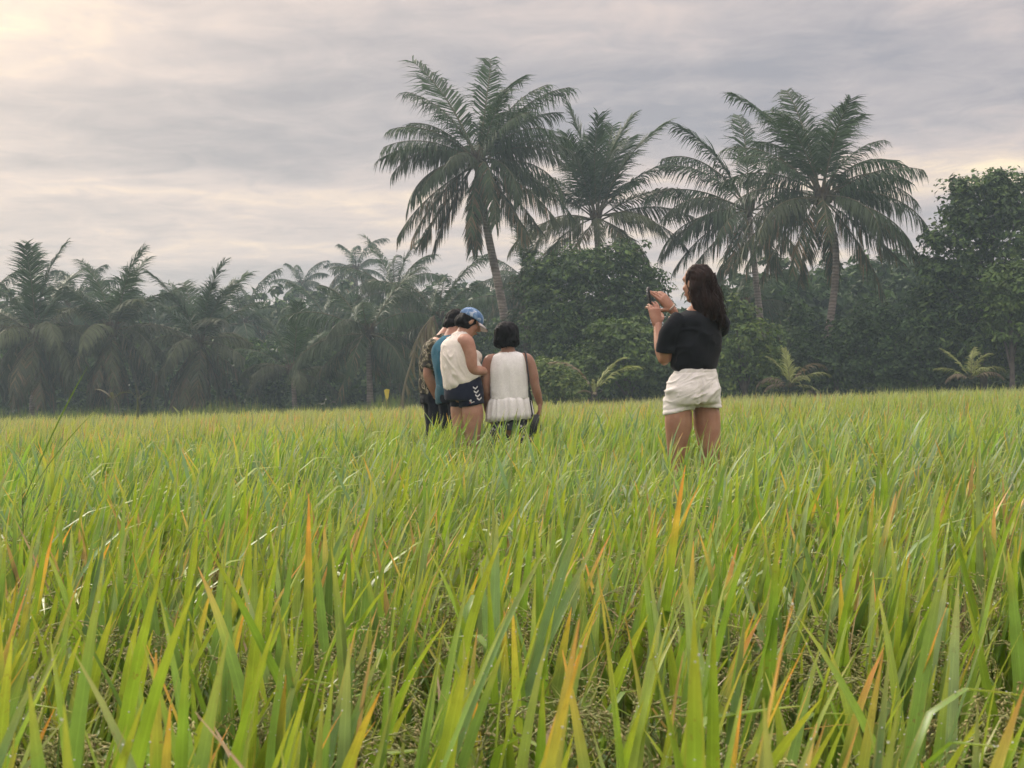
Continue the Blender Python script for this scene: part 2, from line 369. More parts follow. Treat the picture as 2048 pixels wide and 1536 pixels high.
# ---------------------------------------------------------------- rice
LEAFG = np.array([[0.215, 0.345, 0.048], [0.185, 0.320, 0.055], [0.270, 0.375, 0.058], [0.140, 0.245, 0.075], [0.220, 0.320, 0.115]])
YEL = np.array([0.47, 0.42, 0.080]); ORA = np.array([0.64, 0.33, 0.10]); DRY = np.array([0.42, 0.31, 0.19])
def blade(L, w, lean, curve, segs, kindc, base, fold=0.25, twist=0.0, flat=False, kink=None, side=0.0):
    t = np.linspace(0, 1, segs + 1)
    th = lean + curve * t ** 1.7
    if kink: th = th + np.where(t > kink[0], kink[1], 0)
    ds = L / segs
    px = np.concatenate([[0], np.cumsum(np.sin((th[1:] + th[:-1]) / 2)) * ds]); pz = np.concatenate([[0], np.cumsum(np.cos((th[1:] + th[:-1]) / 2)) * ds])
    py = side * L * t ** 2
    P = np.stack([px, py, pz], 1)
    T = np.stack([np.sin(th), 0 * th, np.cos(th)], 1); Nn = np.stack([np.cos(th), 0 * th, -np.sin(th)], 1); Wd = np.array([0, 1, 0.0])
    tw = twist * t
    wd = Wd * np.cos(tw)[:, None] + Nn * np.sin(tw)[:, None]; nn = Nn * np.cos(tw)[:, None] - Wd * np.sin(tw)[:, None]
    wp = w * 0.5 * (0.55 + 0.45 * np.minimum(1, t * 3)) * np.clip(1 - t ** 3.2, 0, 1) + 0.0004
    c = np.repeat(base[None], segs + 1, 0) * (0.72 + 0.33 * t[:, None])  # base end darkened: shade low between the blades, put into the colour
    if kindc == 'green': c = lerp(c, YEL, (0.5 * sstep(0.75, 1.0, t))[:, None])
    elif kindc == 'orange':
        c = lerp(c, YEL, sstep(0.58, 0.78, t)[:, None]); c = lerp(c, ORA, sstep(0.72, 0.88, t)[:, None])
    elif kindc == 'orange2': c = lerp(c * 0 + YEL * 0.9, ORA, sstep(0.25, 0.6, t)[:, None])
    elif kindc == 'tip': c = lerp(c, YEL, (0.85 * sstep(0.64, 0.88, t))[:, None]); c = lerp(c, ORA * 0.9, sstep(0.86, 0.98, t)[:, None])
    elif kindc == 'dry': c = lerp(c * 0 + DRY * 0.6, DRY, t[:, None])
    if flat:
        V = np.stack([P - wd * wp[:, None], P + wd * wp[:, None]], 1).reshape(-1, 3); k = 2
        U = np.stack([np.stack([-np.ones_like(t), t], 1), np.stack([np.ones_like(t), t], 1)], 1).reshape(-1, 2)
    else:
        V = np.stack([P - wd * wp[:, None] - nn * (wp * fold)[:, None], P, P + wd * wp[:, None] - nn * (wp * fold)[:, None]], 1).reshape(-1, 3); k = 3
        U = np.stack([np.stack([s * np.ones_like(t), t], 1) for s in (-1, 0, 1)], 1).reshape(-1, 2)
    F = []
    for q in range(k - 1):
        a = np.arange(segs) * k + q; F.append(np.stack([a, a + 1, a + 1 + k, a + k], 1))
    return V, np.concatenate(F), np.repeat(c, k, 0), U

def grain_set(P, D, ln, wd, cols, G, mt=0, flat=False):
    """8-faced grains at P along D"""
    n = len(P); D = D / np.linalg.norm(D, axis=1)[:, None]
    r = rng.normal(size=(n, 3)); A = np.cross(D, r); A /= np.linalg.norm(A, axis=1)[:, None]; B = np.cross(D, A)
    ln = ln[:, None]; wd = wd[:, None]
    if flat:      # far ears: one small folded face a grain
        V = np.stack([P, P + D * ln * 0.5 + A * wd, P + D * ln, P + D * ln * 0.5 - A * wd], 1).reshape(-1, 3); b = np.arange(n) * 4
        return G.add(V, np.stack([b, b + 1, b + 2, b + 3], 1), np.repeat(cols, 4, 0), mt)
    V = np.stack([P, P + D * ln * 0.45 + A * wd, P + D * ln * 0.45 + B * wd * 0.8, P + D * ln * 0.45 - A * wd, P + D * ln * 0.45 - B * wd * 0.8, P + D * ln], 1).reshape(-1, 3)
    f = np.array([[0, 2, 1], [0, 3, 2], [0, 4, 3], [0, 1, 4], [5, 1, 2], [5, 2, 3], [5, 3, 4], [5, 4, 1]])
    F = (np.arange(n) * 6)[:, None, None] + f
    G.add(V, F.reshape(-1, 3), np.repeat(cols, 6, 0), mt)

GRAINC = np.array([[0.40, 0.38, 0.15], [0.33, 0.36, 0.13], [0.47, 0.40, 0.20], [0.28, 0.30, 0.10]])
def panicle(G, o, az, droop, ngr, L=0.2, gl=0.0085, branch=True, mt=1, gw=0.0017):
    """drooping ear: an arching stalk, side branches, grains"""
    n = 10; t = np.linspace(0, 1, n); th = 0.25 + droop * t ** 1.2
    d = L / (n - 1); h = np.concatenate([[0], np.cumsum(np.sin(th[1:]) * d)]); z = np.concatenate([[0], np.cumsum(np.cos(th[1:]) * d)])
    P = np.array(o) + np.stack([h * math.cos(az), h * math.sin(az), z], 1)
    if branch:
        V, F = tube(P, np.linspace(0.0016, 0.0008, n), 3, (0.3, 0.2, 1), cap=False, rnd=False); G.add(V, F, (0.25, 0.28, 0.09), mt)
    nb = max(2, ngr // 11); Q, D = [], []
    for b in range(nb):
        i0 = int(lerp(2, n - 2, b / max(nb - 1, 1))); T = P[i0 + 1] - P[i0]; T /= np.linalg.norm(T)
        off = rng.normal(size=3); off -= T * (off @ T); off /= np.linalg.norm(off); bl = rng.uniform(0.05, 0.085) * (1.1 - 0.45 * b / nb) * L / 0.2
        e = T * 0.9 + off * 0.5 + np.array([0, 0, -0.25]); e /= np.linalg.norm(e); e2 = e * 0.6 + np.array([0, 0, -0.8]); m = max(2, ngr // nb)
        B = spline([P[i0], P[i0] + e * bl * 0.5, P[i0] + e * bl * 0.5 + e2 * bl * 0.5], m)
        if branch: V, F = tube(spline(B, 5), [0.0006] * 5, 3, (0.3, 0.2, 1), cap=False, rnd=False); G.add(V, F, (0.27, 0.29, 0.10), mt)
        tb = np.gradient(B, axis=0); tb /= np.linalg.norm(tb, axis=1)[:, None] + 1e-9
        sdv = np.cross(tb, rng.normal(size=3)); sdv /= np.linalg.norm(sdv, axis=1)[:, None] + 1e-9; sdv *= np.where(np.arange(m) % 2, 1, -1)[:, None]
        Q.append(B); D.append(tb * 0.9 + sdv * 0.45 + rng.normal(0, 0.12, (m, 3)))
    Q = np.concatenate(Q); D = np.concatenate(D); ngr = len(Q)
    cols = GRAINC[rng.integers(0, 4, ngr)] * rng.uniform(0.75, 1.2, ngr)[:, None] * rng.uniform(0.85, 1.15)
    grain_set(Q, D, np.full(ngr, gl) * rng.uniform(0.8, 1.15, ngr), np.full(ngr, gw), cols, G, mt, flat=not branch)

# variants of single leaves and ears; the near plants share them
kinds = ['green'] * 14 + ['tip'] * 6 + ['orange'] * 3 + ['orange'] + ['dry'] * 2
LEAVES = []
for q, kc in enumerate(kinds):
    base = LEAFG[q % 5] * rng.uniform(0.85, 1.12)
    L = rng.uniform(0.36, 0.50)
    kink = (rng.uniform(0.45, 0.7), rng.uniform(0.7, 1.5)) if q in (5, 11, 24) else None
    V, F, c, U = blade(L, rng.uniform(0.0180, 0.0270) if kc != 'dry' else 0.007, 0.0, rng.uniform(0.0, 0.45), 9, kc, base, rng.uniform(0.15, 0.5), rng.uniform(-0.9, 0.9), kink=kink, side=rng.uniform(-0.06, 0.06))
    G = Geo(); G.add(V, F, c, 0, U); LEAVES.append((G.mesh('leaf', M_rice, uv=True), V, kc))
EARS = []
for q in range(8):
    G = Geo(); panicle(G, (0, 0, 0), 0.0, rng.uniform(1.7, 2.6), 105, rng.uniform(0.18, 0.24), gl=0.0098, gw=0.0019, mt=0)
    EARS.append(G.mesh('ear', M_grain))
STEMS = []
for q in range(4):
    G = Geo()
    for k in range(14):
        a, r = rng.uniform(0, 2 * PI), rng.uniform(0.005, 0.05); b = rng.uniform(0, 2 * PI)
        p0 = np.array([r * math.cos(a), r * math.sin(a), -0.03]); p1 = p0 + [0.07 * math.cos(b) * rng.random(), 0.07 * math.sin(b) * rng.random(), rng.uniform(0.36, 0.5)]
        V, F = tube(spline([p0, (p0 + p1) / 2 + rng.normal(size=3) * 0.01, p1], 5), np.linspace(0.0035, 0.0018, 5), 4, (1, 0.2, 0), cap=False, rnd=False)
        G.add(V, F, (0.13, 0.16, 0.045), 0)
        for e in range(2):    # short lower leaves that fill the stand
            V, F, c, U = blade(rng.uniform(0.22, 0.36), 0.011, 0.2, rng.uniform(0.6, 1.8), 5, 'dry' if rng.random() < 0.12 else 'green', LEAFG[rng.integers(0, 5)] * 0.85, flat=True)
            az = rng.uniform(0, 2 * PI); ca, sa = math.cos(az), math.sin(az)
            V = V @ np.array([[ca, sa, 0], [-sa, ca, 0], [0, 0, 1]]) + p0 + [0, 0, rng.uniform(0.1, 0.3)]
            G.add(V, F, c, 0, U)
    STEMS.append(G.mesh('stem_clump', M_rice, uv=True))

def leaf_az():
    return rng.normal(R(-8), R(42)) if rng.random() < 0.72 else rng.uniform(0, 2 * PI)
def plant_geo(nl, ne, segs, wmul, ngr, simple=False, gl=0.0085, gw=0.0017, hmul=1.0, og=1.0):
    G = Geo()
    for k in range(nl):
        u = rng.random(); u = 1 - (1 - u) / max(og, 1e-3) if u > 1 - 0.14 * og else 0.0; kc = 'green' if u < 0.86 else 'tip' if u < 0.945 else 'orange' if u < 0.97 else 'orange' if u < 0.976 else 'dry'
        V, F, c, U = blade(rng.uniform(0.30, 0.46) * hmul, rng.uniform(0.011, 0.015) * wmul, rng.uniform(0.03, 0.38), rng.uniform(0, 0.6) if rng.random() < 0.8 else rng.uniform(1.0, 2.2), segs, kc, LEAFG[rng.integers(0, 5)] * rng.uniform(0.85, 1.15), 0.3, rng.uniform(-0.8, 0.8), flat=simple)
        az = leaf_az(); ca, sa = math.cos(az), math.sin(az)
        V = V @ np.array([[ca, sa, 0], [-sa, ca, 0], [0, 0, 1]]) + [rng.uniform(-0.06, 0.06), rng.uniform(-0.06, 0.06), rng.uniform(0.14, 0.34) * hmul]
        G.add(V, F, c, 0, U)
    for k in range(ne):
        az = leaf_az(); panicle(G, (rng.uniform(-0.06, 0.06), rng.uniform(-0.06, 0.06), rng.uniform(0.36, 0.47) * hmul), az, rng.uniform(1.4, 2.4), ngr, rng.uniform(0.16, 0.22), gl, branch=not simple, gw=gw)
    return G

PEOPLE_SPOTS = []
def plant_points(d0, d1, dens, margin=0.35):
    """jittered rows over the view wedge"""
    s = 1 / math.sqrt(dens); y = np.arange(d0, d1, s)
    out = []
    for yy in y:
        hw = yy * 0.345 + margin; x = np.arange(-hw, hw, s)
        out.append(np.stack([x + rng.uniform(-0.42, 0.42, len(x)) * s, yy + rng.uniform(-0.42, 0.42, len(x)) * s], 1))
    return np.concatenate(out)

drops = []
LABN = 'rice plant with long upright leaves in the nearest rows at the bottom of the picture'
pts = plant_points(0.95, 3.3, 22, 0.12)
for (x, y) in pts:
    rp = thing('rice_plant', LABN, 'rice plant', (x, y, float(gz(x, y))), 'rice plants in the nearest rows', 0.0)
    hs = rng.uniform(0.92, 1.10); orange = False
    link('stem_clump', STEMS[rng.integers(0, 4)], rp, rot=(0, 0, rng.uniform(0, 6.28)), scale=hs)
    for k in range(rng.integers(11, 16)):
        u = rng.random(); vi = rng.integers(0, 14) if u < 0.83 else rng.integers(14, 20) if u < 0.945 else rng.integers(20, 23) if u < 0.968 else 23 if u < 0.975 else rng.integers(24, 26)
        me, LV, kc = LEAVES[vi]; orange = orange or kc in ('orange', 'orange2'); sc = rng.uniform(0.8, 1.12)
        loc = Vector((rng.uniform(-0.07, 0.07), rng.uniform(-0.07, 0.07), rng.uniform(0.16, 0.36) * hs))
        lean = abs(rng.normal(0.20, 0.11)); az = leaf_az()
        o = link('leaf', me, rp, loc=loc, rot=(0, lean, az), scale=sc)
        if rng.random() < 0.75:
            Mx = Matrix.LocRotScale(Vector((x, y, float(gz(x, y)))) + loc, o.rotation_euler, Vector((sc,) * 3))
            nr = len(LV) // 3
            for q in range(rng.integers(3, 13)):
                i = rng.integers(int(nr * 0.25), nr - 1); e = rng.choice([0, 2, 2, 1]); f = rng.random()
                p = LV[i * 3 + e] * (1 - f) + LV[min(i + 1, nr - 1) * 3 + e] * f
                p = Mx @ Vector(p); r = rng.uniform(0.0005, 0.0014)
                drops.append((p.x + rng.normal() * 0.0006, p.y - r * 0.6, p.z + r * 0.5, r))
    for k in range(rng.integers(4, 7)):
        link('ear', EARS[rng.integers(0, 8)], rp, loc=(rng.uniform(-0.07, 0.07), rng.uniform(-0.07, 0.07), rng.uniform(0.36, 0.48) * hs), rot=(rng.uniform(-0.15, 0.15), rng.uniform(-0.1, 0.25), leaf_az()), scale=rng.uniform(0.9, 1.15))
    side_ = 'left' if x / y < -0.12 else 'right' if x / y > 0.12 else 'middle'
    rp['label'] = ('rice plant with an orange-tipped leaf' if orange else 'all-green rice plant') + ' in the nearest rows, bottom ' + side_ + ' of the picture'
# dew on the nearest leaves
octa = np.array([[1, 0, 0], [0, 1, 0], [0, 0, 1], [-1, 0, 0], [0, -1, 0], [0, 0, -1.0]])
ocf = np.array([[0, 1, 2], [1, 3, 2], [3, 4, 2], [4, 0, 2], [1, 0, 5], [3, 1, 5], [4, 3, 5], [0, 4, 5]])
D = np.array(drops)
G = Geo(); G.add((D[:, None, :3] + octa[None] * D[:, None, 3:]).reshape(-1, 3), ((np.arange(len(D)) * 6)[:, None, None] + ocf).reshape(-1, 3))
kind(link('dew', G.mesh('dew', M_dew, col=False)), 'stuff', 'tiny dew drops on the nearest rice leaves')

LABM = 'rice plant in the middle rows between nearest plants and open field'
MIDV = [plant_geo(13, 4, 6, 1.35, 45).mesh('rice_plant', [M_rice, M_grain], uv=True) for k in range(9)]
mp_ = plant_points(3.35, 6.1, 25)
mp_ = mp_[np.argsort(mp_[:, 1])][:190]
ymid = 3.35 + 0.0
for (x, y) in mp_:
    o = link('rice_plant', MIDV[rng.integers(0, 9)], loc=(x, y, float(gz(x, y))), rot=(0, 0, rng.normal(0, 0.5)), scale=rng.uniform(0.9, 1.12))
    tag(o, LABM + (', left side' if x / y < -0.12 else ', right side' if x / y > 0.12 else ', centre'), 'rice plant', 'rice plants in the middle rows')
    ymid = max(ymid, y)

def scatter(G, variants, pts, hue_amp=0.12):
    """numpy copies of plant variants into one Geo"""
    arr = [v.arrays() for v in variants]; vi = rng.integers(0, len(variants), len(pts))
    for q, (V, F3, F4, m3, m4, Cc, U) in enumerate(arr):
        P = pts[vi == q]; n = len(P)
        if not n: continue
        a = rng.normal(0, 0.5, n); s = rng.uniform(0.86, 1.14, n) * (1 + 0.06 * np.sin(P[:, 0] * 0.9 + 1.3) * np.sin(P[:, 1] * 0.6))
        ca, sa = np.cos(a) * s, np.sin(a) * s
        X = V[None, :, 0] * ca[:, None] - V[None, :, 1] * sa[:, None] + P[:, 0:1]
        Y = V[None, :, 0] * sa[:, None] + V[None, :, 1] * ca[:, None] + P[:, 1:2]
        Z = V[None, :, 2] * s[:, None] + gz(P[:, 0], P[:, 1])[:, None]
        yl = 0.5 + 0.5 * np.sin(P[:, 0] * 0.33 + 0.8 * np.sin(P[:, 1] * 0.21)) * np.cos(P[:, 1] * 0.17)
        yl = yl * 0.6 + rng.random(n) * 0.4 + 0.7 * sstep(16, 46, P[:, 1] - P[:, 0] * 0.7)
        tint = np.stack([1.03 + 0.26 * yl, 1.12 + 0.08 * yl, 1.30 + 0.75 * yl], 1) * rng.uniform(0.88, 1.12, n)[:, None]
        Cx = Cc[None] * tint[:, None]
        k = np.arange(n) * len(V)
        G.add(np.stack([X, Y, Z], -1).reshape(-1, 3), [(k[:, None, None] + F3).reshape(-1, 3)], Cx.reshape(-1, 3), np.tile(m3, n)) if len(F3) and not len(F4) else None
        if len(F4):
            base = G.n
            G.add(np.stack([X, Y, Z], -1).reshape(-1, 3), [(k[:, None, None] + F4).reshape(-1, 4)], Cx.reshape(-1, 3), np.tile(m4, n))
            if len(F3):
                G.F[3].append((k[:, None, None] + F3).reshape(-1, 3) + base); G.M[3].append(np.tile(m3, n))
G = Geo()
sidep = plant_points(0.95, ymid + 0.1, 24, 1.5); lim = sidep[:, 1] * 0.345 + np.where(sidep[:, 1] < 3.33, 0.14, 0.38)
scatter(G, [plant_geo(11, 3, 4, 1.35, 16, True, 0.010, 0.0026, og=.9) for k in range(6)], sidep[np.abs(sidep[:, 0]) > lim])   # the stand goes on beyond the frame
def infield(p): return p[p[:, 1] < yedge(p[:, 0])]
scatter(G, [plant_geo(12, 4, 4, 1.35, 16, True, 0.010, 0.0026, og=.9) for k in range(10)], plant_points(ymid + 0.1, 14, 25, 1.6))
scatter(G, [plant_geo(10, 3, 2, 1.5, 6, True, 0.02, 0.005, og=.35) for k in range(10)], plant_points(14, 30, 24, 2.2))
scatter(G, [plant_geo(9, 2, 2, 2.4, 4, True, 0.04, 0.008, og=.1) for k in range(8)], infield(plant_points(30, 62, 11, 3.0)))
kind(link('rice_field', G.mesh('rice_field', [M_ricefar, M_grain])), 'stuff', 'green and yellowing rice standing across the whole field')

# ---------------------------------------------------------------- palms
PALMC = np.array([0.036, 0.068, 0.025])
def nzrow(n, r):
    """a wandering 0..1 row: torn gaps in a frond"""
    x = np.cumsum(r.normal(0, 0.25, n)); return (np.sin(x * 1.7 + r.uniform(0, 6)) + 1) / 2
def frond_geo(elev, droop, L=1.0, npair=70, grav=0.5, col=PALMC, lw=0.0125, seed=0, bend=0.0, dead=0.0, gather=0.0):
    """one feather leaf in the x-z plane, launched at elev, unit length"""
    r = np.random.default_rng(seed); n = 22
    s = np.linspace(0, 1, n); al = elev - droop * s ** 1.5; d = L / (n - 1)
    x = np.concatenate([[0], np.cumsum(np.cos(al[1:]) * d)]); z = np.concatenate([[0], np.cumsum(np.sin(al[1:]) * d)])
    y = bend * L * s ** 2
    P = np.stack([x, y, z], 1); T = np.gradient(P, axis=0); T /= np.linalg.norm(T, axis=1)[:, None]
    G = Geo()
    V, F = tube(P, np.linspace(0.0095, 0.002, n) * L, 4, (0, 1, 0), rnd=False); G.add(V, F, (0.14, 0.13, 0.06), 1)
    ss = np.linspace(0.17, 0.995, npair)
    for sd in (-1, 1):
        keep = np.ones(npair) if r.random() < 0.5 else (nzrow(npair, r) > 0.05) * 1.0
        st = np.clip(ss + r.uniform(-0.006, 0.006, npair), 0, 1); q = st * (n - 1); i0 = np.minimum(q.astype(int), n - 2); f = (q - i0)[:, None]
        p = P[i0] * (1 - f) + P[i0 + 1] * f; t = T[i0] * (1 - f) + T[i0 + 1] * f; t /= np.linalg.norm(t, axis=1)[:, None]
        side = np.array([0, 1.0, 0]) * sd; up = np.cross(t, np.broadcast_to([0, 1.0, 0], t.shape)); up *= np.sign(up[:, 2:3] + 1e-6)
        ll = L * 0.265 * (0.45 + 0.55 * np.sin(PI * np.clip(st * 0.86 + 0.08, 0, 1))) * r.uniform(0.7, 1.18, npair) * (0.25 + 0.75 * keep)
        k = 0.55 + 0.75 * st ** 2 + gather
        d0 = side * 1.0 + t * k[:, None] + up * r.uniform(0.0, 0.35, npair)[:, None]; d0 /= np.linalg.norm(d0, axis=1)[:, None]
        g0 = np.array([0, 0, -1.0]); gg = grav * r.uniform(0.6, 1.4, npair)[:, None]
        d1 = d0 + g0 * gg * 0.8; d1 /= np.linalg.norm(d1, axis=1)[:, None]
        d2 = d0 + g0 * gg * 2.4; d2 /= np.linalg.norm(d2, axis=1)[:, None]
        p1 = p + d1 * (ll * 0.5)[:, None]; p2 = p1 + d2 * (ll * 0.5)[:, None]
        wv = np.cross(d0, up + r.normal(0, 0.45, (npair, 3))); wv /= np.linalg.norm(wv, axis=1)[:, None]; wv *= (lw * L * 0.5)
        Vl = np.stack([p - wv * 0.7, p + wv * 0.7, p1 - wv, p1 + wv, p2], 1).reshape(-1, 3)
        b = np.arange(npair) * 5
        cc = np.asarray(col) * r.uniform(0.75, 1.3, npair)[:, None]; cc = lerp(cc, np.array([0.17, 0.12, 0.065]), (r.random(npair) < dead)[:, None] * 1.0)
        G.add(Vl, [np.stack([b, b + 1, b + 3, b + 2], 1), np.stack([b + 2, b + 3, b + 4], 1)], np.repeat(cc, 5, 0), 0)
    return G
FR = {}
def frond(elev_deg, style, k):
    """shared frond meshes by launch angle"""
    e = int(round(elev_deg / 12.0) * 12); key = (e, style, k)
    if key not in FR:
        r = np.random.default_rng(abs(hash((e, k, len(style)))) % 9999)
        if style == 'tall': droop = r.uniform(0.5, 0.95) if e > 70 else r.uniform(0.75, 1.2) if e > 40 else r.uniform(1.0, 1.5) if e > -10 else r.uniform(0.5, 0.9); gr = 0.35 if e > 70 else 0.7 if e > 45 else 1.4
        elif style == 'young': droop = r.uniform(0.35, 0.7) if e > 65 else r.uniform(0.5, 0.85) if e > 35 else r.uniform(0.9, 1.3); gr = 0.25 if e > 55 else 0.5 if e > 35 else 1.0
        else: droop = r.uniform(0.9, 1.4); gr = 0.8
        if e < -30: droop = r.uniform(0.15, 0.5)
        old = max(0.0, -e / 60.0) * 0.35
        colr = lerp(PALMC * r.uniform(0.85, 1.2), np.array([0.062, 0.062, 0.034]), 0.5 * (e < 30) * r.random())
        if style == 'young' and e < 40: colr = np.array([0.075, 0.092, 0.042]) * r.uniform(0.6, 1.3)
        FR[key] = frond_geo(R(e), droop, 1.0, 80, gr, colr, 0.0122 if style != 'far' else 0.017, seed=e + 100 + k * 7, bend=r.uniform(-0.06, 0.06), dead=old, gather=0.35 if e > 62 else 0.1 if e > 40 else 0.0).mesh('frond', [M_palm, M_rachis])
    return FR[key]
COCO = None
def palm(label, cx, cy, d, flen, base_px, style='tall', fronds=None, nf=22, lean_mid=None, r0=0.17, seed=1, coco=0, group=None, emin=-60, emax=86):
    """a coconut palm whose crown sits at photo point (cx, cy) at distance d; flen frond length in metres"""
    global COCO
    r = np.random.default_rng(seed)
    top = at(cx, cy, d); bx = at(base_px, cy, d).x; bz = float(gz(bx, d)) - 0.05
    root = thing('coconut_palm', label, 'palm', (bx, top.y, bz), group)
    loc = top - root.location
    mid = (lean_mid or 0.0)
    Pp = np.array([[0, 0, 0], [loc.x * 0.25 + mid, 0, loc.z * 0.4], [loc.x * 0.7 + mid, 0, loc.z * 0.75], [loc.x, 0, loc.z + 0.1]])
    P = spline(Pp, 26); tt = np.linspace(0, 1, 26)
    rad = r0 * (0.95 - 0.32 * tt + 0.5 * np.exp(-tt * 12)) * (1 + 0.02 * np.sin(np.arange(26) * 2.1))
    G = Geo(); G.add(*tube(P, rad, 10, (1, 0, 0), rnd=False)); link('trunk', G.mesh('trunk', M_trunk, col=False), root)
    G = Geo()
    for k in range(9):
        a = k * 2.4; V, F = tube([[loc.x, 0, loc.z - 0.25], [loc.x + 0.16 * math.cos(a), 0.16 * math.sin(a), loc.z + 0.05], [loc.x + 0.26 * math.cos(a), 0.26 * math.sin(a), loc.z + 0.35]], [0.13, 0.10, 0.03], 6); G.add(V, F)
    link('leaf_sheath', G.mesh('leaf_sheath', M_sheath, col=False), root)
    if fronds is None:
        fronds = []
        for k in range(nf):
            u = (k + 0.5) / nf
            fronds.append((math.degrees(k * 2.39996) + r.uniform(-12, 12), emax - (emax - emin) * u ** 0.9 + r.uniform(-7, 7), r.uniform(0.85, 1.08) * (1 - 0.12 * (u < 0.2))))
    for k, (az, el, ls) in enumerate(fronds):
        if el > 58: ls *= 1.24
        o = link('frond', frond(el, style, int(r.integers(0, 5))), root, loc=(loc.x + 0.08 * math.cos(R(az)), 0.08 * math.sin(R(az)), loc.z + r.uniform(-0.15, 0.12)), rot=(r.uniform(-0.3, 0.3), r.uniform(-0.08, 0.08), R(az + r.uniform(-7, 7))), scale=(flen * ls * r.uniform(0.88, 1.08), flen * ls * r.uniform(0.9, 1.2), flen * ls))
    for k in range(coco):
        if COCO is None:
            G = Geo(); G.add(*blob((0, 0, 0), (0.12, 0.12, 0.15), nu=8, nv=6)); COCO = G.mesh('coconut', plain('coconut_husk', (0.10, 0.11, 0.04), 0.6, c2=(0.06, 0.06, 0.025)), col=False)
        a = k * 1.3 + 0.5; link('coconut', COCO, root, loc=(loc.x + 0.27 * math.cos(a), 0.27 * math.sin(a), loc.z - 0.15 - 0.1 * (k % 2)))
    return root

# azimuth 0 is to the right of the picture, 90 away from the camera, -90 towards it
P1F = [(170, 34, 1.02), (20, 34, 1.02), (110, 34, .9), (-40, 48, .9), (60, 62, 1.0), (-150, 60, .8), (-30, 64, .85), (-165, 24, .95), (-20, 22, .95), (-115, 30, .7), (-60, -36, .95), (100, 88, .98), (128, 68, 1.0), (35, 76, .95), (20, 64, 1.0), (-70, 74, .62), (168, 54, 1.02), (150, 44, .98), (192, 36, .95), (12, 44, 1.02), (-25, 38, .9), (80, 50, .9), (5, 22, 1.05), (178, 20, 1.0), (-12, 8, .98), (188, 0, 1.02),
       (40, 8, .9), (140, 8, .95), (-45, 6, .9), (-140, 0, .9), (8, -12, 1.08), (176, -20, 1.05), (-75, -12, .75), (-30, -28, 1.05), (-152, -34, 1.05), (30, -36, 1), (150, -42, 1), (-100, -48, .9), (-55, -54, 1), (-125, -58, 1), (-85, -64, .95), (15, -52, .9), (165, -58, .95)]
palm('tallest coconut palm with the leaning pale trunk, behind the group of walkers', 957, 322, 55, 3.75, 1022, 'tall', P1F, lean_mid=-0.15, r0=0.19, seed=3, coco=6)
P2F = [(130, 76, .95), (60, 82, .9), (-110, 72, .8), (100, 60, .9), (-160, 44, .85), (40, 50, .95), (95, 88, .95), (160, 80, 1.0), (20, 80, .95), (-60, 84, .9), (175, 66, 1.0), (5, 70, 1), (60, 66, 1), (0, 48, 1.02), (185, 50, .9), (-20, 40, 1.05), (150, 35, 1), (10, 24, 1.05), (178, 16, 1.0), (-40, 14, .9), (-140, 10, .9), (-5, 4, 1.05), (186, -4, 1.0), (-90, -5, .7), (40, -10, 1), (140, -16, 1), (-60, -30, .8), (-120, -36, .8)]
palm('coconut palm with upright fronds rising behind the large round tree', 1192, 436, 60, 3.75, 1200, 'young', P2F, r0=0.17, seed=5)
P3F = [(160, 32, 1.0), (18, 38, 1.0), (60, 40, .9), (-10, -22, 1.1), (190, -26, 1.05), (100, 70, 1.0), (-120, 66, .75), (-40, 56, .8), (-160, 46, .9), (-30, -8, 1.0), (-100, -30, .8), (95, 88, 1.0), (70, 78, .95), (-60, 80, .75), (152, 68, 1.1), (40, 66, .95), (128, 60, .9), (172, 56, 1.0), (12, 54, 1.0), (-18, 38, .95), (5, 26, 1.08), (186, 24, 1.0), (-8, 10, 1.08), (168, 12, .95), (30, 18, .85), (-45, 0, .9), (-138, 4, 1.0), (3, -10, 1.08), (182, -12, 1.1),
       (-22, -30, 1.1), (-158, -34, 1.05), (25, -36, .95), (148, -40, .95), (-42, -52, 1.05), (-142, -54, .95), (70, -50, .9), (112, -54, .9)]
palm('tall coconut palm with a curved bare trunk standing behind the woman in white shorts', 1643, 392, 52, 3.8, 1608, 'tall', P3F, lean_mid=0.62, r0=0.155, seed=8, coco=5)
P4F = [(100, 86, 1), (170, 72, 1.05), (20, 76, .95), (150, 60, 1.0), (185, 50, 1.1), (30, 56, .9), (175, 32, 1.1), (190, 20, 1.08), (5, 34, .95), (-150, 14, 1.0), (165, 8, 1.1), (184, -6, 1.05), (-20, 10, .9), (-120, -8, .9), (160, -24, 1), (-60, -20, .9), (200, -36, 1), (60, -36, .9), (-100, -46, .9), (120, -50, .9)]
palm('slender coconut palm half hidden to the left of the curved-trunk palm', 1497, 418, 59, 3.7, 1520, 'tall', P4F, r0=0.16, seed=11)
palm('leftmost hazy coconut palm at the edge of the field, fronds reaching up', 72, 664, 66, 3.8, 60, 'young', nf=36, seed=21, r0=0.17, emin=-74)
palm('hazy coconut palm with folded top frond, second from the left edge', 226, 660, 66, 3.7, 226, 'young', nf=36, seed=24, r0=0.16, emin=-74)
palm('hazy coconut palm, third along from the left edge of the field', 398, 684, 66, 3.5, 390, 'young', nf=36, seed=29, r0=0.16, emin=-74)
palm('small far coconut palm standing alone against the pale sky', 602, 570, 120, 2.9, 604, 'far', nf=16, seed=31, r0=0.16)
palm('far coconut palm beside the lone small one, taller and fuller', 712, 538, 112, 3.0, 716, 'far', nf=18, seed=33, r0=0.16)
palm('coconut palm with drooping fronds just left of the tallest palm', 792, 586, 78, 3.5, 795, 'tall', nf=22, seed=37, r0=0.15)
palm('low coconut palm with wide arching fronds left of the walkers', 736, 665, 60, 3.6, 736, 'tall', nf=22, seed=41, r0=0.14, emin=-55, emax=70)
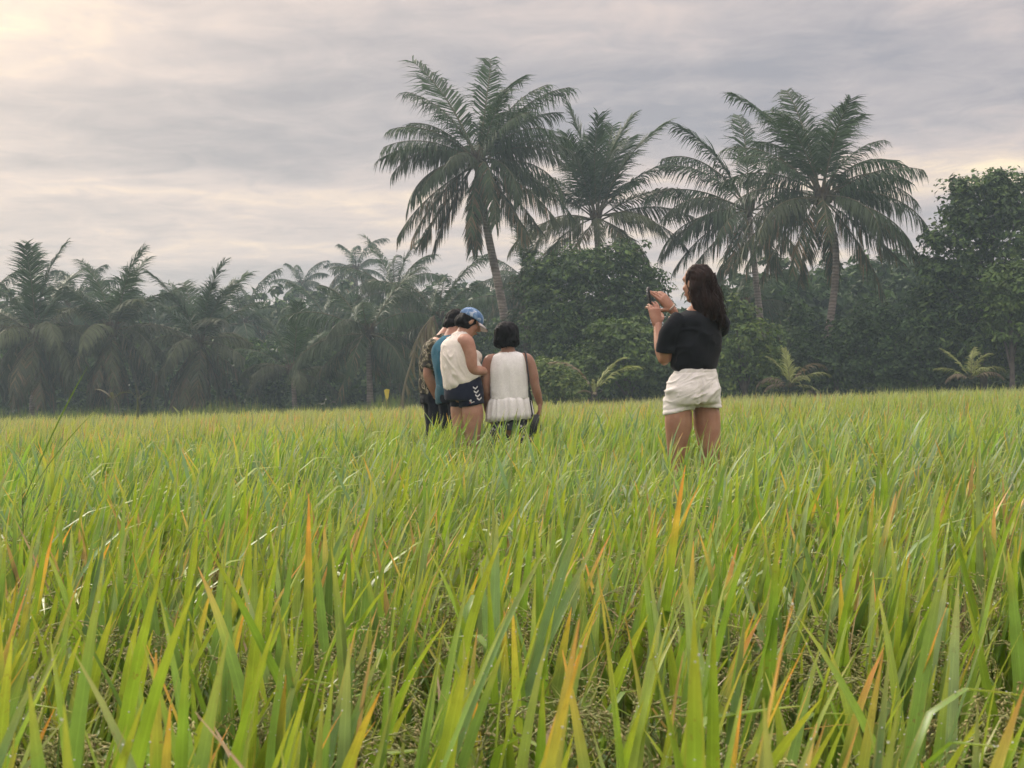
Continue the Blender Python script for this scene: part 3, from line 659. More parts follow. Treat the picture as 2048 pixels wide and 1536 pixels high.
palm('coconut palm showing between the two leftmost hazy palms', 142, 614, 88, 3.6, 140, 'far', nf=20, seed=43)
palm('coconut palm with arched fronds right behind the people in shirts', 876, 640, 62, 3.2, 872, 'tall', nf=20, seed=45, r0=0.13, emin=-50, emax=75)
palm('dim coconut palm behind the leaning trunk of the tallest palm', 1052, 560, 78, 3.3, 1050, 'tall', nf=20, seed=47, r0=0.14)
palm('dim coconut palm seen under the fronds of the curved-trunk palm', 1752, 612, 74, 3.3, 1750, 'tall', nf=22, seed=49, r0=0.14)
palm('low coconut palm right of the head of the woman in white shorts', 1488, 612, 62, 2.6, 1490, 'tall', nf=18, seed=51, r0=0.13, emin=-40, emax=70)
palm('short palm with pale yellow-green fronds left of the walkers', 585, 745, 62, 2.6, 588, 'young', nf=14, seed=53, r0=0.12, emin=-10)
palm('hazy coconut palm half hidden at the left edge of the picture', -30, 640, 78, 3.6, -30, 'far', nf=20, seed=55)
palm('hazy coconut palm behind the third palm from the left', 486, 646, 86, 3.4, 484, 'far', nf=20, seed=57)
palm('hazy coconut palm behind the second palm from the left', 306, 660, 84, 3.5, 300, 'far', nf=20, seed=58)
palm('hazy coconut palm in the gap left of the lone far palm', 545, 672, 90, 3.2, 545, 'far', nf=20, seed=59)
palm('dim coconut palm behind the low arching palm', 660, 654, 82, 3.4, 662, 'far', nf=20, seed=60)

# ---------------------------------------------------------------- broadleaf trees and shrubs
def leaf_cloud(G, clumps, size, cols, r, up=0.5, dens=1.0, sub=None):
    """leaf-sized folded faces in small bunches spread over ellipsoid clumps (cx,cy,cz,rx,ry,rz,n)"""
    for (cx, cy, cz, rx, ry, rz, n) in clumps:
        n = int(n * dens); R3 = np.array([rx, ry, rz]); per = 32 if sub is None else sub; nb = max(3, n // per)
        bd = r.normal(size=(nb, 3)); bd /= np.linalg.norm(bd, axis=1)[:, None]
        brad = 1 - 0.55 * r.random(nb) ** 1.5 + r.normal(0, 0.07, nb); bp = bd * brad[:, None] * R3
        bs = min(rx, rz) * r.uniform(0.14, 0.28, nb) + 0.12; bc = r.uniform(0.75, 1.3, nb)
        k = r.integers(0, nb, n); dv = r.normal(size=(n, 3)); dv /= np.linalg.norm(dv, axis=1)[:, None]; dv[:, 2] = np.abs(dv[:, 2]) * 1.3 - 0.45
        P = np.array([cx, cy, cz]) + bp[k] + dv * bs[k][:, None] * (r.random(n) ** 0.5)[:, None] * np.array([1.1, 1.1, 1.0])
        ins = r.random(n) < 0.22; q3 = r.normal(size=(n, 3)); q3 /= np.linalg.norm(q3, axis=1)[:, None]; P[ins] = (np.array([cx, cy, cz]) + q3 * (0.8 * r.random(n) ** 0.4)[:, None] * R3)[ins]
        N = dv * 0.7 + bd[k] * 0.4 + np.array([0, 0, up]) + r.normal(0, 0.40, (n, 3)); N /= np.linalg.norm(N, axis=1)[:, None]
        A = np.cross(N, r.normal(size=(n, 3))); A /= np.linalg.norm(A, axis=1)[:, None]; B = np.cross(N, A)
        s = size * r.uniform(0.6, 1.35, n)[:, None]
        V = np.stack([P - A * s * 0.6, P + B * s * 0.32 + N * s * 0.10, P + A * s * 0.65, P - B * s * 0.32 + N * s * 0.10], 1).reshape(-1, 3)
        b = np.arange(n) * 4
        c = np.asarray(cols)[r.integers(0, len(cols), n)] * r.uniform(0.8, 1.25, n)[:, None] * bc[k][:, None]
        G.add(V, [np.stack([b, b + 1, b + 2], 1), np.stack([b, b + 2, b + 3], 1)], np.repeat(c, 4, 0))
DK = [(0.040, 0.078, 0.028), (0.052, 0.096, 0.031), (0.032, 0.064, 0.025)]
MD = [(0.082, 0.140, 0.036), (0.070, 0.120, 0.036), (0.098, 0.150, 0.040)]
LT = [(0.150, 0.210, 0.046), (0.115, 0.180, 0.044), (0.17, 0.215, 0.060)]
def shrub(name, label, cat, d, clumps_px, size, cols, seed, group=None, limbs=True, dens=1.0, up=0.5, leaf='crown'):
    """clumps in photo pixels: (px, py, radius_x, radius_y, n); standing at distance d"""
    r = np.random.default_rng(seed); s = d / FPX
    cxp = np.mean([c[0] for c in clumps_px]); b = at(cxp, 790, d); z0 = float(gz(b.x, b.y)) - 0.05
    root = thing(name, label, cat, (b.x, b.y, z0), group); cl = []
    for (px, py, rx, ry, n) in clumps_px:
        p = at(px, py, d); k = r.uniform(-0.35, 0.35)
        cl.append((p.x - b.x, k * rx * s, p.z - z0, rx * s, rx * s * 0.9, ry * s, n))
    G = Geo(); leaf_cloud(G, cl, size, cols, r, up, dens); link(leaf, G.mesh(leaf, M_tree, smooth=False), root)
    G = Geo(); rt = 0.05 + 0.02 * max(c[5] for c in cl)
    zt = np.mean([c[2] for c in cl])
    G.add(*tube([[0, 0, -0.05], [0.05, 0, zt * 0.5], [0, 0.03, zt]], [rt * 1.4, rt, rt * 0.6], 8, n=8))
    for c in cl: G.add(*tube([[0.02, 0, zt * 0.35], [c[0] * 0.5, c[1] * 0.5, zt * 0.5 + c[2] * 0.25], [c[0], c[1], c[2]]], [rt * 0.7, rt * 0.5, rt * 0.15], 6, n=7))
    link('trunk', G.mesh('trunk', M_bark, col=False), root)
    return root
shrub('broadleaf_tree', 'large round leafy tree right of the walkers', 'tree', 51,
      [(1195, 580, 130, 95, 5200), (1110, 640, 70, 120, 3200), (1265, 640, 80, 110, 3200), (1180, 690, 110, 90, 3000), (1230, 520, 70, 45, 1500), (1140, 540, 65, 50, 1400), (1300, 590, 45, 55, 1000), (1080, 570, 40, 60, 900)], 0.15, MD + DK, 101)
shrub('shrub', 'broad leafy shrub in front of the round tree, left of the woman in white shorts', 'shrub', 48,
      [(1270, 715, 85, 75, 3600), (1190, 735, 60, 60, 1800), (1240, 665, 70, 28, 1500), (1315, 740, 50, 60, 1300)], 0.14, MD + LT[1:2], 103)
shrub('shrub', 'low pale green shrub beside the shoulder of the woman in the white frilled top', 'shrub', 46,
      [(1110, 765, 50, 42, 2400), (1090, 745, 35, 30, 900), (1140, 780, 35, 26, 800)], 0.11, LT + MD[:1], 105)
shrub('broadleaf_tree', 'tall vine-hung tree at the right edge of the picture', 'tree', 50,
      [(1965, 420, 75, 70, 3200), (2040, 400, 60, 55, 1800), (1920, 500, 70, 90, 3000), (2020, 520, 90, 110, 4200), (1900, 620, 70, 110, 3000), (1980, 660, 90, 110, 3600), (2060, 640, 70, 140, 3000), (1870, 560, 35, 80, 900), (1995, 365, 30, 25, 500), (1925, 380, 30, 30, 500)], 0.16, DK + MD, 107)
shrub('shrub', 'glossy bright green leaves low on the tall tree at the right edge', 'shrub', 47.5,
      [(2025, 580, 55, 60, 1500), (2050, 660, 45, 70, 1200), (1995, 640, 35, 60, 700)], 0.17, MD + LT[1:2], 109)
shrub('shrub', 'yellow-green topped shrub just right of the woman in white shorts', 'shrub', 47,
      [(1500, 690, 55, 75, 2300), (1470, 630, 32, 35, 900), (1530, 730, 45, 60, 1500), (1450, 740, 40, 60, 1200)], 0.13, LT[:2] + MD, 111)
shrub('shrub', 'dark shrub at the foot of the curved-trunk palm', 'shrub', 51,
      [(1700, 700, 85, 70, 3400), (1640, 740, 60, 50, 1500), (1740, 650, 60, 50, 1600), (1600, 690, 45, 80, 1500)], 0.14, DK + MD[1:2], 113)
shrub('shrub', 'dark shrub between the curved-trunk palm and the tree at the right edge', 'shrub', 50,
      [(1830, 690, 75, 85, 3200), (1880, 730, 60, 60, 1800), (1790, 740, 60, 45, 1500), (1850, 620, 40, 55, 1000)], 0.14, DK + MD[1:2], 115)
shrub('shrub', 'dark shrub behind the hips of the woman in white shorts', 'shrub', 50,
      [(1390, 700, 70, 90, 2800), (1350, 760, 50, 40, 1200), (1430, 620, 45, 60, 1200)], 0.14, DK, 117)
shrub('broadleaf_tree', 'narrow tree draped in grey-green creepers left of the round tree', 'tree', 54,
      [(1050, 600, 32, 70, 1500), (1040, 700, 40, 80, 1800), (1062, 540, 25, 40, 600)], 0.13, [(0.085, 0.090, 0.045), (0.06, 0.075, 0.035)] + DK, 119)

# low plants along the far edge of the field, and the wood behind, which read as one mass
def stuff_cloud(name, label, spans, size, cols, seed, up=0.4):
    r = np.random.default_rng(seed); G = Geo()
    for (p0, p1, ptop, pbot, d0, d1, num, n, rr) in spans:
        for k in range(num):
            d = r.uniform(d0, d1); px = r.uniform(p0, p1); py = r.uniform(ptop, pbot); p = at(px, py, d); z = max(p.z, float(gz(p.x, p.y)) + 0.1)
            q = rr * r.uniform(0.7, 1.3)
            leaf_cloud(G, [(p.x, p.y, z, q * 1.25, q, q, n)], size, cols, r, up)
    return kind(link(name, G.mesh(name, M_tree, smooth=False)), 'stuff', label)
stuff_cloud('far_woods', 'dense dark wood behind the palms reading as one mass',
            [(-120, 620, 610, 815, 90, 104, 240, 150, 1.5), (600, 1080, 610, 810, 84, 98, 150, 170, 1.4), (1060, 1500, 640, 810, 80, 90, 90, 170, 1.4), (1440, 2120, 595, 800, 72, 86, 190, 150, 1.4), (1500, 1900, 560, 660, 66, 78, 90, 190, 1.3), (820, 1080, 590, 700, 84, 98, 40, 170, 1.3)], 0.42, DK + MD[1:2], 131)
stuff_cloud('undergrowth', 'dark undergrowth between the palm trunks at the far edge of the field',
            [(-80, 860, 690, 830, 68, 80, 260, 150, 0.8), (480, 900, 690, 810, 64, 72, 90, 150, 0.7), (860, 1080, 660, 800, 60, 66, 60, 150, 0.8), (1040, 1480, 690, 800, 54, 60, 70, 150, 0.7), (1380, 2100, 690, 790, 53, 60, 130, 150, 0.7)], 0.24, DK + MD[:1], 133)
# the grassy bank between field and grove
G = Geo(); r = np.random.default_rng(77)
xs_ = r.uniform(-26, 24, 20000); ys_ = yedge(xs_) + np.abs(r.normal(0, 1.0, 20000)) * (1 + 7 * (xs_ < 0)) ; L_ = r.uniform(0.18, 0.5, 20000) * (1 + 0.9 * np.clip(np.sin(xs_ * 1.7) * np.sin(xs_ * 0.61 + 1) + np.sin(xs_ * 4.1) * 0.4, 0, 1)); a_ = r.uniform(0, 6.28, 20000); w_ = 0.03
P = np.stack([xs_, ys_, gz(xs_, ys_) - 0.02], 1); dx = np.stack([np.cos(a_), np.sin(a_), 0 * a_], 1)
V = np.stack([P - dx * w_, P + dx * w_, P + np.stack([r.normal(0, 0.1, 20000), r.normal(0, 0.1, 20000), L_], 1)], 1).reshape(-1, 3)
cb = np.array([(0.09, 0.15, 0.04), (0.12, 0.18, 0.05), (0.15, 0.17, 0.06)])[r.integers(0, 3, 20000)]
G.add(V, (np.arange(20000) * 3)[:, None] + np.arange(3), np.repeat(cb, 3, 0))
kind(link('bank_grass', G.mesh('bank_grass', M_ricefar)), 'stuff', 'rough green grass on the bank beyond the rice')

# ---------------------------------------------------------------- seedlings and small plants at the field edge
SEEDC = np.array([0.19, 0.22, 0.07]); DEADC = np.array([0.17, 0.14, 0.09])
def seedling(label, px, py, d, specs, name='palm_seedling', cat='seedling'):
    """specs: (azimuth, elevation, droop, length, colour, gravity)"""
    b = at(px, py, d); z = float(gz(b.x, b.y)); root = thing(name, label, cat, (b.x, b.y, z))
    G = Geo(); G.add(*tube([[0, 0, -0.05], [0.02, 0, 0.2], [0, 0, 0.38]], [0.09, 0.07, 0.03], 8, n=6)); link('stem', G.mesh('stem', M_sheath, col=False), root)
    h0 = max(0.25, b.z - z)
    for k, (az, el, dr, L, c, gr) in enumerate(specs):
        g_ = frond_geo(R(el), dr, 1.0, 30, gr, c, 0.03, seed=int(px) + k, gather=0.9)
        link('frond', g_.mesh('frond', [M_palm, M_rachis]), root, loc=(0, 0, h0), rot=(0, 0, R(az)), scale=L)
    return root
seedling('young palm with three bare arching fronds in front of the pale shrub', 1188, 790, 44.5, [(178, 72, 1.3, 1.7, DEADC * 1.3, .3), (20, 66, .75, 1.5, SEEDC * 1.2, .2), (5, 58, 1.2, 1.75, SEEDC * 1.4, .3), (90, 80, .5, .5, SEEDC, .2), (-90, 30, 1.0, .5, DEADC, .5), (140, 40, 1.2, .6, DEADC, .6)])
seedling('yellowish young palm at the field edge right of the woman in white shorts', 1580, 775, 44, [(100, 84, .5, 1.2, SEEDC * 1.1, .2), (160, 74, .7, 1.1, SEEDC * 1.1, .2), (20, 66, 1.6, 1.5, DEADC, .8), (5, 44, 1.1, 1.3, SEEDC, .5), (178, 50, 2.0, 1.2, DEADC, .9), (-60, 55, 1.6, 1.0, SEEDC, .5), (190, 30, 1.5, .9, DEADC, .8), (-20, 20, 1.2, .9, SEEDC, .6), (60, 60, 1.0, 1.1, SEEDC, .4)])
seedling('young palm with fanned pale fronds at the right edge of the field', 1942, 760, 43.5, [(150, 62, .5, 1.2, SEEDC * 1.15, .2), (170, 42, .9, 1.1, SEEDC, .4), (30, 72, 1.2, 1.2, SEEDC, .3), (60, 80, 1.0, 1.2, SEEDC * 1.1, .3), (5, 50, 1.5, 1.2, SEEDC, .6), (-30, 40, 1.5, 1.0, DEADC, .7), (195, 40, 1.6, .9, DEADC, .8), (-70, 55, 1.3, .9, SEEDC, .5)])
def banana(label, px, py, d, specs, name='banana_sprout', h=0.3, sr=1.0):
    """broad simple leaves: (azimuth, lean, curve, length, width, colour)"""
    b = at(px, py, d); z = float(gz(b.x, b.y)); root = thing(name, label, 'plant', (b.x, b.y, z)); h0 = max(h, b.z - z)
    G = Geo(); G.add(*tube([[0, 0, -0.05], [0, 0, h0 * 0.6], [0, 0, h0 + 0.05]], np.array([0.05, 0.04, 0.02]) * sr, 7, n=6), (0.12, 0.14, 0.05)); link('stem', G.mesh('stem', M_tree), root)
    for az, ln, cv, L, w, c in specs:
        V, F, cc, U = blade(L, w, ln, cv, 8, 'plain', np.array(c), 0.35, 0.3); G = Geo(); G.add(V, F, cc); link('leaf', G.mesh('leaf', M_tree), root, loc=(0, 0, h0), rot=(0, 0, R(az)))
    return root
YG = (0.22, 0.25, 0.07)
banana('small yellow-green sprout with fanned leaves standing in the rice at left', 366, 845, 40, [(170, .45, .3, .55, .10, YG), (15, .3, .5, .5, .09, YG), (30, .75, .6, .5, .08, YG), (-60, .2, .3, .4, .08, YG), (185, .95, .6, .35, .06, YG), (0, 1.1, .5, .4, .05, YG)])
banana('thin tall stalk with two leaning pale leaves at left', 275, 800, 41, [(25, .75, .5, .42, .09, (.17, .17, .08)), (178, .6, .2, .4, .03, (.15, .15, .07)), (160, .1, .1, .5, .02, (.15, .15, .07))], 'stalk_plant')
banana('drooping brown leaf on a short stalk by the second palm from the left', 225, 800, 56, [(170, .7, 1.0, .9, .14, (.17, .15, .08)), (10, .8, 1.3, .8, .16, (.15, .15, .06)), (-80, .6, 1.2, .6, .14, (.15, .14, .06))], 'stalk_plant')
banana('pair of tall green blades rising above the rice at the left edge', 45, 1010, 4.3, [(4, .42, .12, .44, .013, (.15, .24, .06)), (20, .58, .3, .36, .012, (.16, .25, .06))], 'tall_grass', h=0.1, sr=0.05)
# dry fronds leaning beside the people, and a small yellow scrap
def leaning(label, pts, d, r0, c, name='dry_frond'):
    P = np.array([list(at(px, py, d + k * 0.05)) for k, (px, py) in enumerate(pts)]); b = P[0].copy(); b[2] = gz(b[0], b[1])
    root = thing(name, label, 'frond', tuple(b)); P = P - b; P = np.vstack([[P[0][0], P[0][1], 0], P]) if P[0][2] > 0.05 else P
    q = spline(P, 16); G = Geo(); G.add(*tube(q, np.linspace(r0, r0 * 0.4, 16), 6, (0, 1, 0)), c); link('midrib', G.mesh('midrib', M_tree), root)
    G = Geo(); r = np.random.default_rng(int(pts[0][0]))
    for k in range(34):
        p = q[r.integers(4, 16)]; e = p + np.array([r.normal(0, 0.12), r.normal(0, 0.12), -r.uniform(0.2, 0.75)]); w = np.array([0.022, 0, 0])
        G.add([p - w, p + w, (p + e) / 2 + w * 1.2, (p + e) / 2 - w * 1.2, e], [np.array([[0, 1, 2, 3]]), np.array([[3, 2, 4]])], np.array(c) * r.uniform(0.5, 1.0))
    link('dead_leaflets', G.mesh('dead_leaflets', M_tree), root)
leaning('long dry frond leaning in an arc left of the person in the camouflage shirt', [(806, 790), (824, 720), (838, 670), (862, 635)], 44, 0.045, (.19, .17, .11))
leaning('brown folded dry leaf hanging behind the person in the camouflage shirt', [(846, 790), (848, 720), (852, 660), (868, 632)], 45, 0.06, (.13, .10, .07))
leaning('pale green split leaf stub behind the person in the camouflage shirt', [(872, 760), (868, 700), (868, 660), (862, 636)], 45.5, 0.09, (.20, .20, .11))
b = at(773, 803, 43); root = thing('yellow_marker', 'small bright yellow upright scrap at the far edge of the rice', 'marker', (b.x, b.y, float(gz(b.x, b.y))))
G = Geo(); h0 = b.z - root.location.z; G.add(*tube([[0, 0, 0], [0.01, 0, h0 + 0.1]], [0.012, 0.01], 6), (.3, .25, .1)); link('stick', G.mesh('stick', M_tree), root)
G = Geo(); V = [[0, 0, h0], [-0.06, -0.01, h0 + 0.33], [0.01, 0.02, h0 + 0.36], [0.10, 0, h0 + 0.34], [0.06, 0.01, h0 + 0.12]]; V = np.vstack([V, np.array(V) + [0, 0.006, 0]])
G.add(V, np.array([[0, 1, 2], [0, 2, 3], [0, 3, 4], [5, 7, 6], [5, 8, 7], [5, 9, 8]]), (0.62, 0.52, 0.08)); link('flag', G.mesh('flag', M_tree), root)

# ---------------------------------------------------------------- people
def skin_mat(name, c): return plain(name, c, 0.48, 0.4, c2=(c[0] * .84, c[1] * .76, c[2] * .74), scale=14, sss=0.06, bump=0.15, bscale=90)
M_skinE = skin_mat('skin_tan', (0.43, 0.235, 0.155)); M_skinC = skin_mat('skin_pink', (0.47, 0.265, 0.190)); M_skinD = skin_mat('skin_brown', (0.33, 0.185, 0.13))
def hair_mat(name, c):
    return plain(name, c, 0.6, 0.1, c2=tuple(x * 0.45 for x in c), scale=26, aniso=(1, 1, 0.12), bump=0.5, bscale=70)
M_hairE = hair_mat('dark_brown_hair', (0.036, 0.024, 0.021)); M_hairD = hair_mat('black_hair', (0.010, 0.010, 0.012))
def cloth(name, c, c2=None, scale=30, rough=0.9, bump=0.25, bscale=220, aniso=(1, 1, 1)):
    return plain(name, c, rough, 0.05, c2=c2 or tuple(x * 0.92 for x in c), scale=scale, bump=bump, bscale=bscale, sheen=0.1, aniso=aniso)
M_black = cloth('black_cotton', (0.014, 0.016, 0.020)); M_whiteE = cloth('white_cotton', (0.82, 0.79, 0.75)); M_cream = cloth('cream_cotton', (0.80, 0.75, 0.68)); M_whiteD = cloth('white_crinkle', (0.81, 0.80, 0.78), scale=60, bump=0.22, bscale=160)
M_navy = cloth('navy_cloth', (0.016, 0.020, 0.038)); M_teal = cloth('teal_cotton', (0.035, 0.135, 0.20)); M_teal2 = cloth('blue_green_cloth', (0.035, 0.10, 0.135)); M_darkt = cloth('dark_trousers', (0.014, 0.016, 0.024)); M_mark = cloth('white_print', (0.62, 0.62, 0.62), bump=0)
def pattern_mat(name, stops, scale, feature='noise', aniso=(1, 1, 1)):
    m, t = mat(name); oc = t.n('ShaderNodeTexCoord').outputs['Object']; oc = t.n('ShaderNodeMapping', {0: oc, 3: aniso}).outputs[0]
    if feature == 'noise': f = t.n('ShaderNodeTexNoise', {'Vector': oc, 'Scale': scale, 'Detail': 3.0, 'Distortion': 0.6}).outputs[0]
    else: f = t.n('ShaderNodeTexVoronoi', {'Vector': oc, 'Scale': scale}).outputs['Distance']
    c = t.ramp(f, stops, 'CONSTANT' if feature == 'noise' else 'LINEAR')
    t.n('ShaderNodeOutputMaterial', {0: t.n('ShaderNodeBsdfPrincipled', {'Base Color': c, 'Roughness': 0.9, 'Specular IOR Level': 0.15}).outputs[0]})
    return m
M_camo = pattern_mat('camouflage_cloth', [(0.0, (0.03, 0.03, 0.03)), (0.42, (0.05, 0.05, 0.035)), (0.50, (0.16, 0.15, 0.10)), (0.57, (0.33, 0.30, 0.24)), (0.62, (0.06, 0.05, 0.04))], 16)
M_spots = pattern_mat('spotted_cloth', [(0.0, (0.50, 0.50, 0.48)), (0.30, (0.42, 0.42, 0.41)), (0.38, (0.045, 0.05, 0.06))], 30, 'vor')
def cap_mat():
    m, t = mat('tie_dye_cloth'); oc = t.n('ShaderNodeTexCoord').outputs['Object']
    f = t.n('ShaderNodeTexNoise', {'Vector': oc, 'Scale': 26.0, 'Detail': 4.0, 'Distortion': 1.0}).outputs[0]
    c = t.ramp(f, [(0.36, (0.07, 0.15, 0.29)), (0.56, (0.14, 0.25, 0.42)), (0.72, (0.58, 0.62, 0.68))])
    t.n('ShaderNodeOutputMaterial', {0: t.n('ShaderNodeBsdfPrincipled', {'Base Color': c, 'Roughness': 0.9}).outputs[0]}); return m
M_cap = cap_mat(); M_brim = cloth('pale_cap_brim', (0.58, 0.54, 0.52), bump=0.1)
M_phone = plain('phone_black', (0.012, 0.012, 0.014), 0.25, 0.5); M_lens = plain('lens_glass', (0.30, 0.33, 0.38), 0.1, 0.8); M_leather = plain('black_leather', (0.015, 0.016, 0.018), 0.5, 0.4)
M_eye = plain('eye_white', (0.7, 0.68, 0.65), 0.2); M_iris = plain('iris', (0.03, 0.018, 0.012), 0.2); M_lip = plain('lip', (0.40, 0.15, 0.13), 0.45)

def part(name, parts, voxel, m, parent, smooth=3, disp=None, extra=None):
    V, F, N = remesh(parts, voxel, smooth)
    if disp is not None: V = V + N * disp(V)[:, None]
    G = Geo(); G.add(V, F)
    for ev in extra or []: G.add(*ev)
    o = link(name, G.mesh(name, m, col=False), parent); o['_'] = 0; del o['_']
    return o
def nrm(v): v = np.asarray(v, float); return v / np.linalg.norm(v)

def hand(w, d, n, side, curls=(0.5, 0.55, 0.6, 0.65), sc=1.0, thumb=0.3):
    """palm, four unequal bent fingers and a thumb leaving the side of the palm; n = palm normal"""
    w = np.asarray(w, float); d = nrm(d); n = np.asarray(n, float); n = nrm(n - d * (n @ d)); s = np.cross(d, n) * side; out = []
    out.append(tube([w - d * 0.02 * sc, w + d * 0.03 * sc, w + d * 0.088 * sc], np.array([[0.024, 0.018], [0.036, 0.016], [0.040, 0.0125]]) * sc, 14, s, n=8))
    for k, (off, ln) in enumerate(zip((0.029, 0.010, -0.010, -0.028), (0.070, 0.079, 0.073, 0.057))):
        p = w + d * 0.085 * sc + s * off * sc; a = 0.0; P = [p - d * 0.015 * sc, p]
        fan = s * off * 2.2
        for seg, fr in enumerate((0.45, 0.31, 0.24)):
            a += curls[k] * (0.8, 1.1, 0.8)[seg]; dd = nrm(d * math.cos(a) + n * math.sin(a) + fan * math.cos(a)); p = p + dd * ln * fr * sc; P.append(p)
        out.append(tube(P, np.array([0.0092, 0.0088, 0.0082, 0.0074, 0.0064]) * sc, 8, s))
    p0 = w + d * 0.022 * sc + s * 0.028 * sc; d1 = nrm(d * 0.65 + s * 0.75 + n * thumb); p1 = p0 + d1 * 0.036 * sc; d2 = nrm(d * 0.85 + s * 0.35 + n * thumb * 1.5); p2 = p1 + d2 * 0.03 * sc; p3 = p2 + nrm(d2 + n * 0.3) * 0.024 * sc
    out.append(tube([p0 - s * 0.015 * sc, p0, p1, p2, p3], np.array([0.014, 0.0125, 0.0105, 0.0095, 0.0075]) * sc, 8, n))
    return out
def hands_geo(hs):
    V, F, N = remesh([p for h in hs for p in h], 0.0042, 2); return (V, F)
def head(c, f, u=(0, 0, 1), sc=1.0):
    """skull, jaw, nose, lips, ears; returns solids and feature points"""
    c = np.asarray(c, float); f = nrm(f); u = np.asarray(u, float); u = nrm(u - f * (f @ u)); s = np.cross(f, u); q = lambda a, b, e: c + (s * a + f * b + u * e) * sc
    o = [blob(q(0, -0.012, 0.025), np.array((0.073, 0.092, 0.086)) * sc, f, u, 20, 14), blob(q(0, 0.030, -0.040), np.array((0.056, 0.058, 0.074)) * sc, f, u, 18, 12),
         blob(q(0, 0.058, -0.092), np.array((0.026, 0.026, 0.022)) * sc, f, u), blob(q(0, 0.072, 0.030), np.array((0.046, 0.020, 0.026)) * sc, f, u)]
    o.append(tube([q(0, 0.080, 0.022), q(0, 0.094, -0.004), q(0, 0.106, -0.024), q(0, 0.088, -0.034)], np.array([0.009, 0.0105, 0.0145, 0.008]) * sc, 8, s, n=8))
    o.append(blob(q(0, 0.083, -0.058), np.array((0.022, 0.010, 0.006)) * sc, f, u)); o.append(blob(q(0, 0.081, -0.068), np.array((0.018, 0.010, 0.006)) * sc, f, u))
    for e in (-1, 1): o.append(blob(q(0.074 * e, -0.012, -0.012), np.array((0.010, 0.019, 0.031)) * sc, f, u)); o.append(blob(q(0.034 * e, 0.055, -0.025), np.array((0.022, 0.024, 0.022)) * sc, f, u))
    return o, q
def face(root, q, sc=1.0):
    for e in (-1, 1):
        G = Geo(); G.add(*blob(q(0.030 * e, 0.0585, 0.004), (0.0125 * sc,) * 3)); ey = link('eye', G.mesh('eye', M_eye, col=False), root)
        d = nrm(q(0.031 * e, 1, 0.0) - q(0.031 * e, 0, 0)); G = Geo(); G.add(*blob(q(0.030 * e, 0.0660, 0.003), (0.0062 * sc,) * 3)); link('iris', G.mesh('iris', M_iris, col=False), ey)
        G = Geo(); G.add(*tube([q(0.014 * e, 0.086, 0.026), q(0.032 * e, 0.082, 0.031), q(0.048 * e, 0.069, 0.026)], [0.003, 0.0035, 0.002], 6, n=6)); link('eyebrow', G.mesh('eyebrow', M_hairD, col=False), root)
    G = Geo(); G.add(*blob(q(0, 0.0865, -0.063), (0.019 * sc, 0.0055 * sc, 0.008 * sc))); link('lips', G.mesh('lips', M_lip, col=False), root)
def strands(G, starts, ends, r, n=8, wob=0.012, rad=0.0022):
    for a, b in zip(starts, ends):
        a = np.asarray(a); b = np.asarray(b); m1 = lerp(a, b, 0.35) + r.normal(0, wob, 3); m2 = lerp(a, b, 0.7) + r.normal(0, wob, 3)
        G.add(*tube(spline([a, m1, m2, b], n), np.linspace(rad, rad * 0.3, n), 4, (1, 0.3, 0), rnd=False))
def ridge(V, sc, off, amp, gate=0.15):
    """sharp-crested cloth wrinkles"""
    a = nz(V, sc, off); b = nz(V, np.asarray(sc) * 0.45, off + 7.3)
    return amp * (np.clip(1 - np.abs(a) * 3.2, 0, 1) ** 1.5) * np.clip((b + gate) * 2.5, 0, 1)
def drape(seed, amp, sc, fold=0.0, k=(40, 0, 9)):
    def f(V):
        d = amp * nz(V, sc, seed * 3.7) + ridge(V, np.asarray(sc) * 1.3, seed * 1.9, amp * 0.9)
        if fold: d = d + fold * np.sin(V @ np.array(k) + 3 * nz(V, (5, 5, 3), seed))
        return d
    return f
def person(label, px, d):
    x = at(px, 760, d).x
    return thing('person', label, 'person', (x, d, float(gz(x, d))))
def decal(name, polys, target, m, parent, dy=-1.0, off=0.003):
    """flat print laid onto a garment: polygons in (x, z), dropped along y onto the cloth"""
    me = target.data; nv = len(me.vertices); co = np.empty(nv * 3, np.float32); me.vertices.foreach_get('co', co)
    bv = BVHTree.FromPolygons([Vector(v) for v in co.reshape(-1, 3)], [tuple(p.vertices) for p in me.polygons])
    for poly in polys:
        poly = np.array(poly); V, F = [], []; n = 5
        a, b, c, e = poly
        for i in range(n + 1):
            for j in range(n + 1):
                p = lerp(lerp(a, b, i / n), lerp(e, c, i / n), j / n); h = bv.ray_cast(Vector((p[0], -1.0, p[1])), Vector((0, 1, 0)))
                V.append((p[0], (h[0].y if h[0] else 0.0) - off, p[1]))
        F = [[i * (n + 1) + j, i * (n + 1) + j + 1, (i + 1) * (n + 1) + j + 1, (i + 1) * (n + 1) + j] for i in range(n) for j in range(n)]
        G = Geo(); G.add(V, np.array(F)); link(name, G.mesh(name, m, col=False), parent)
rp = np.random.default_rng(5)

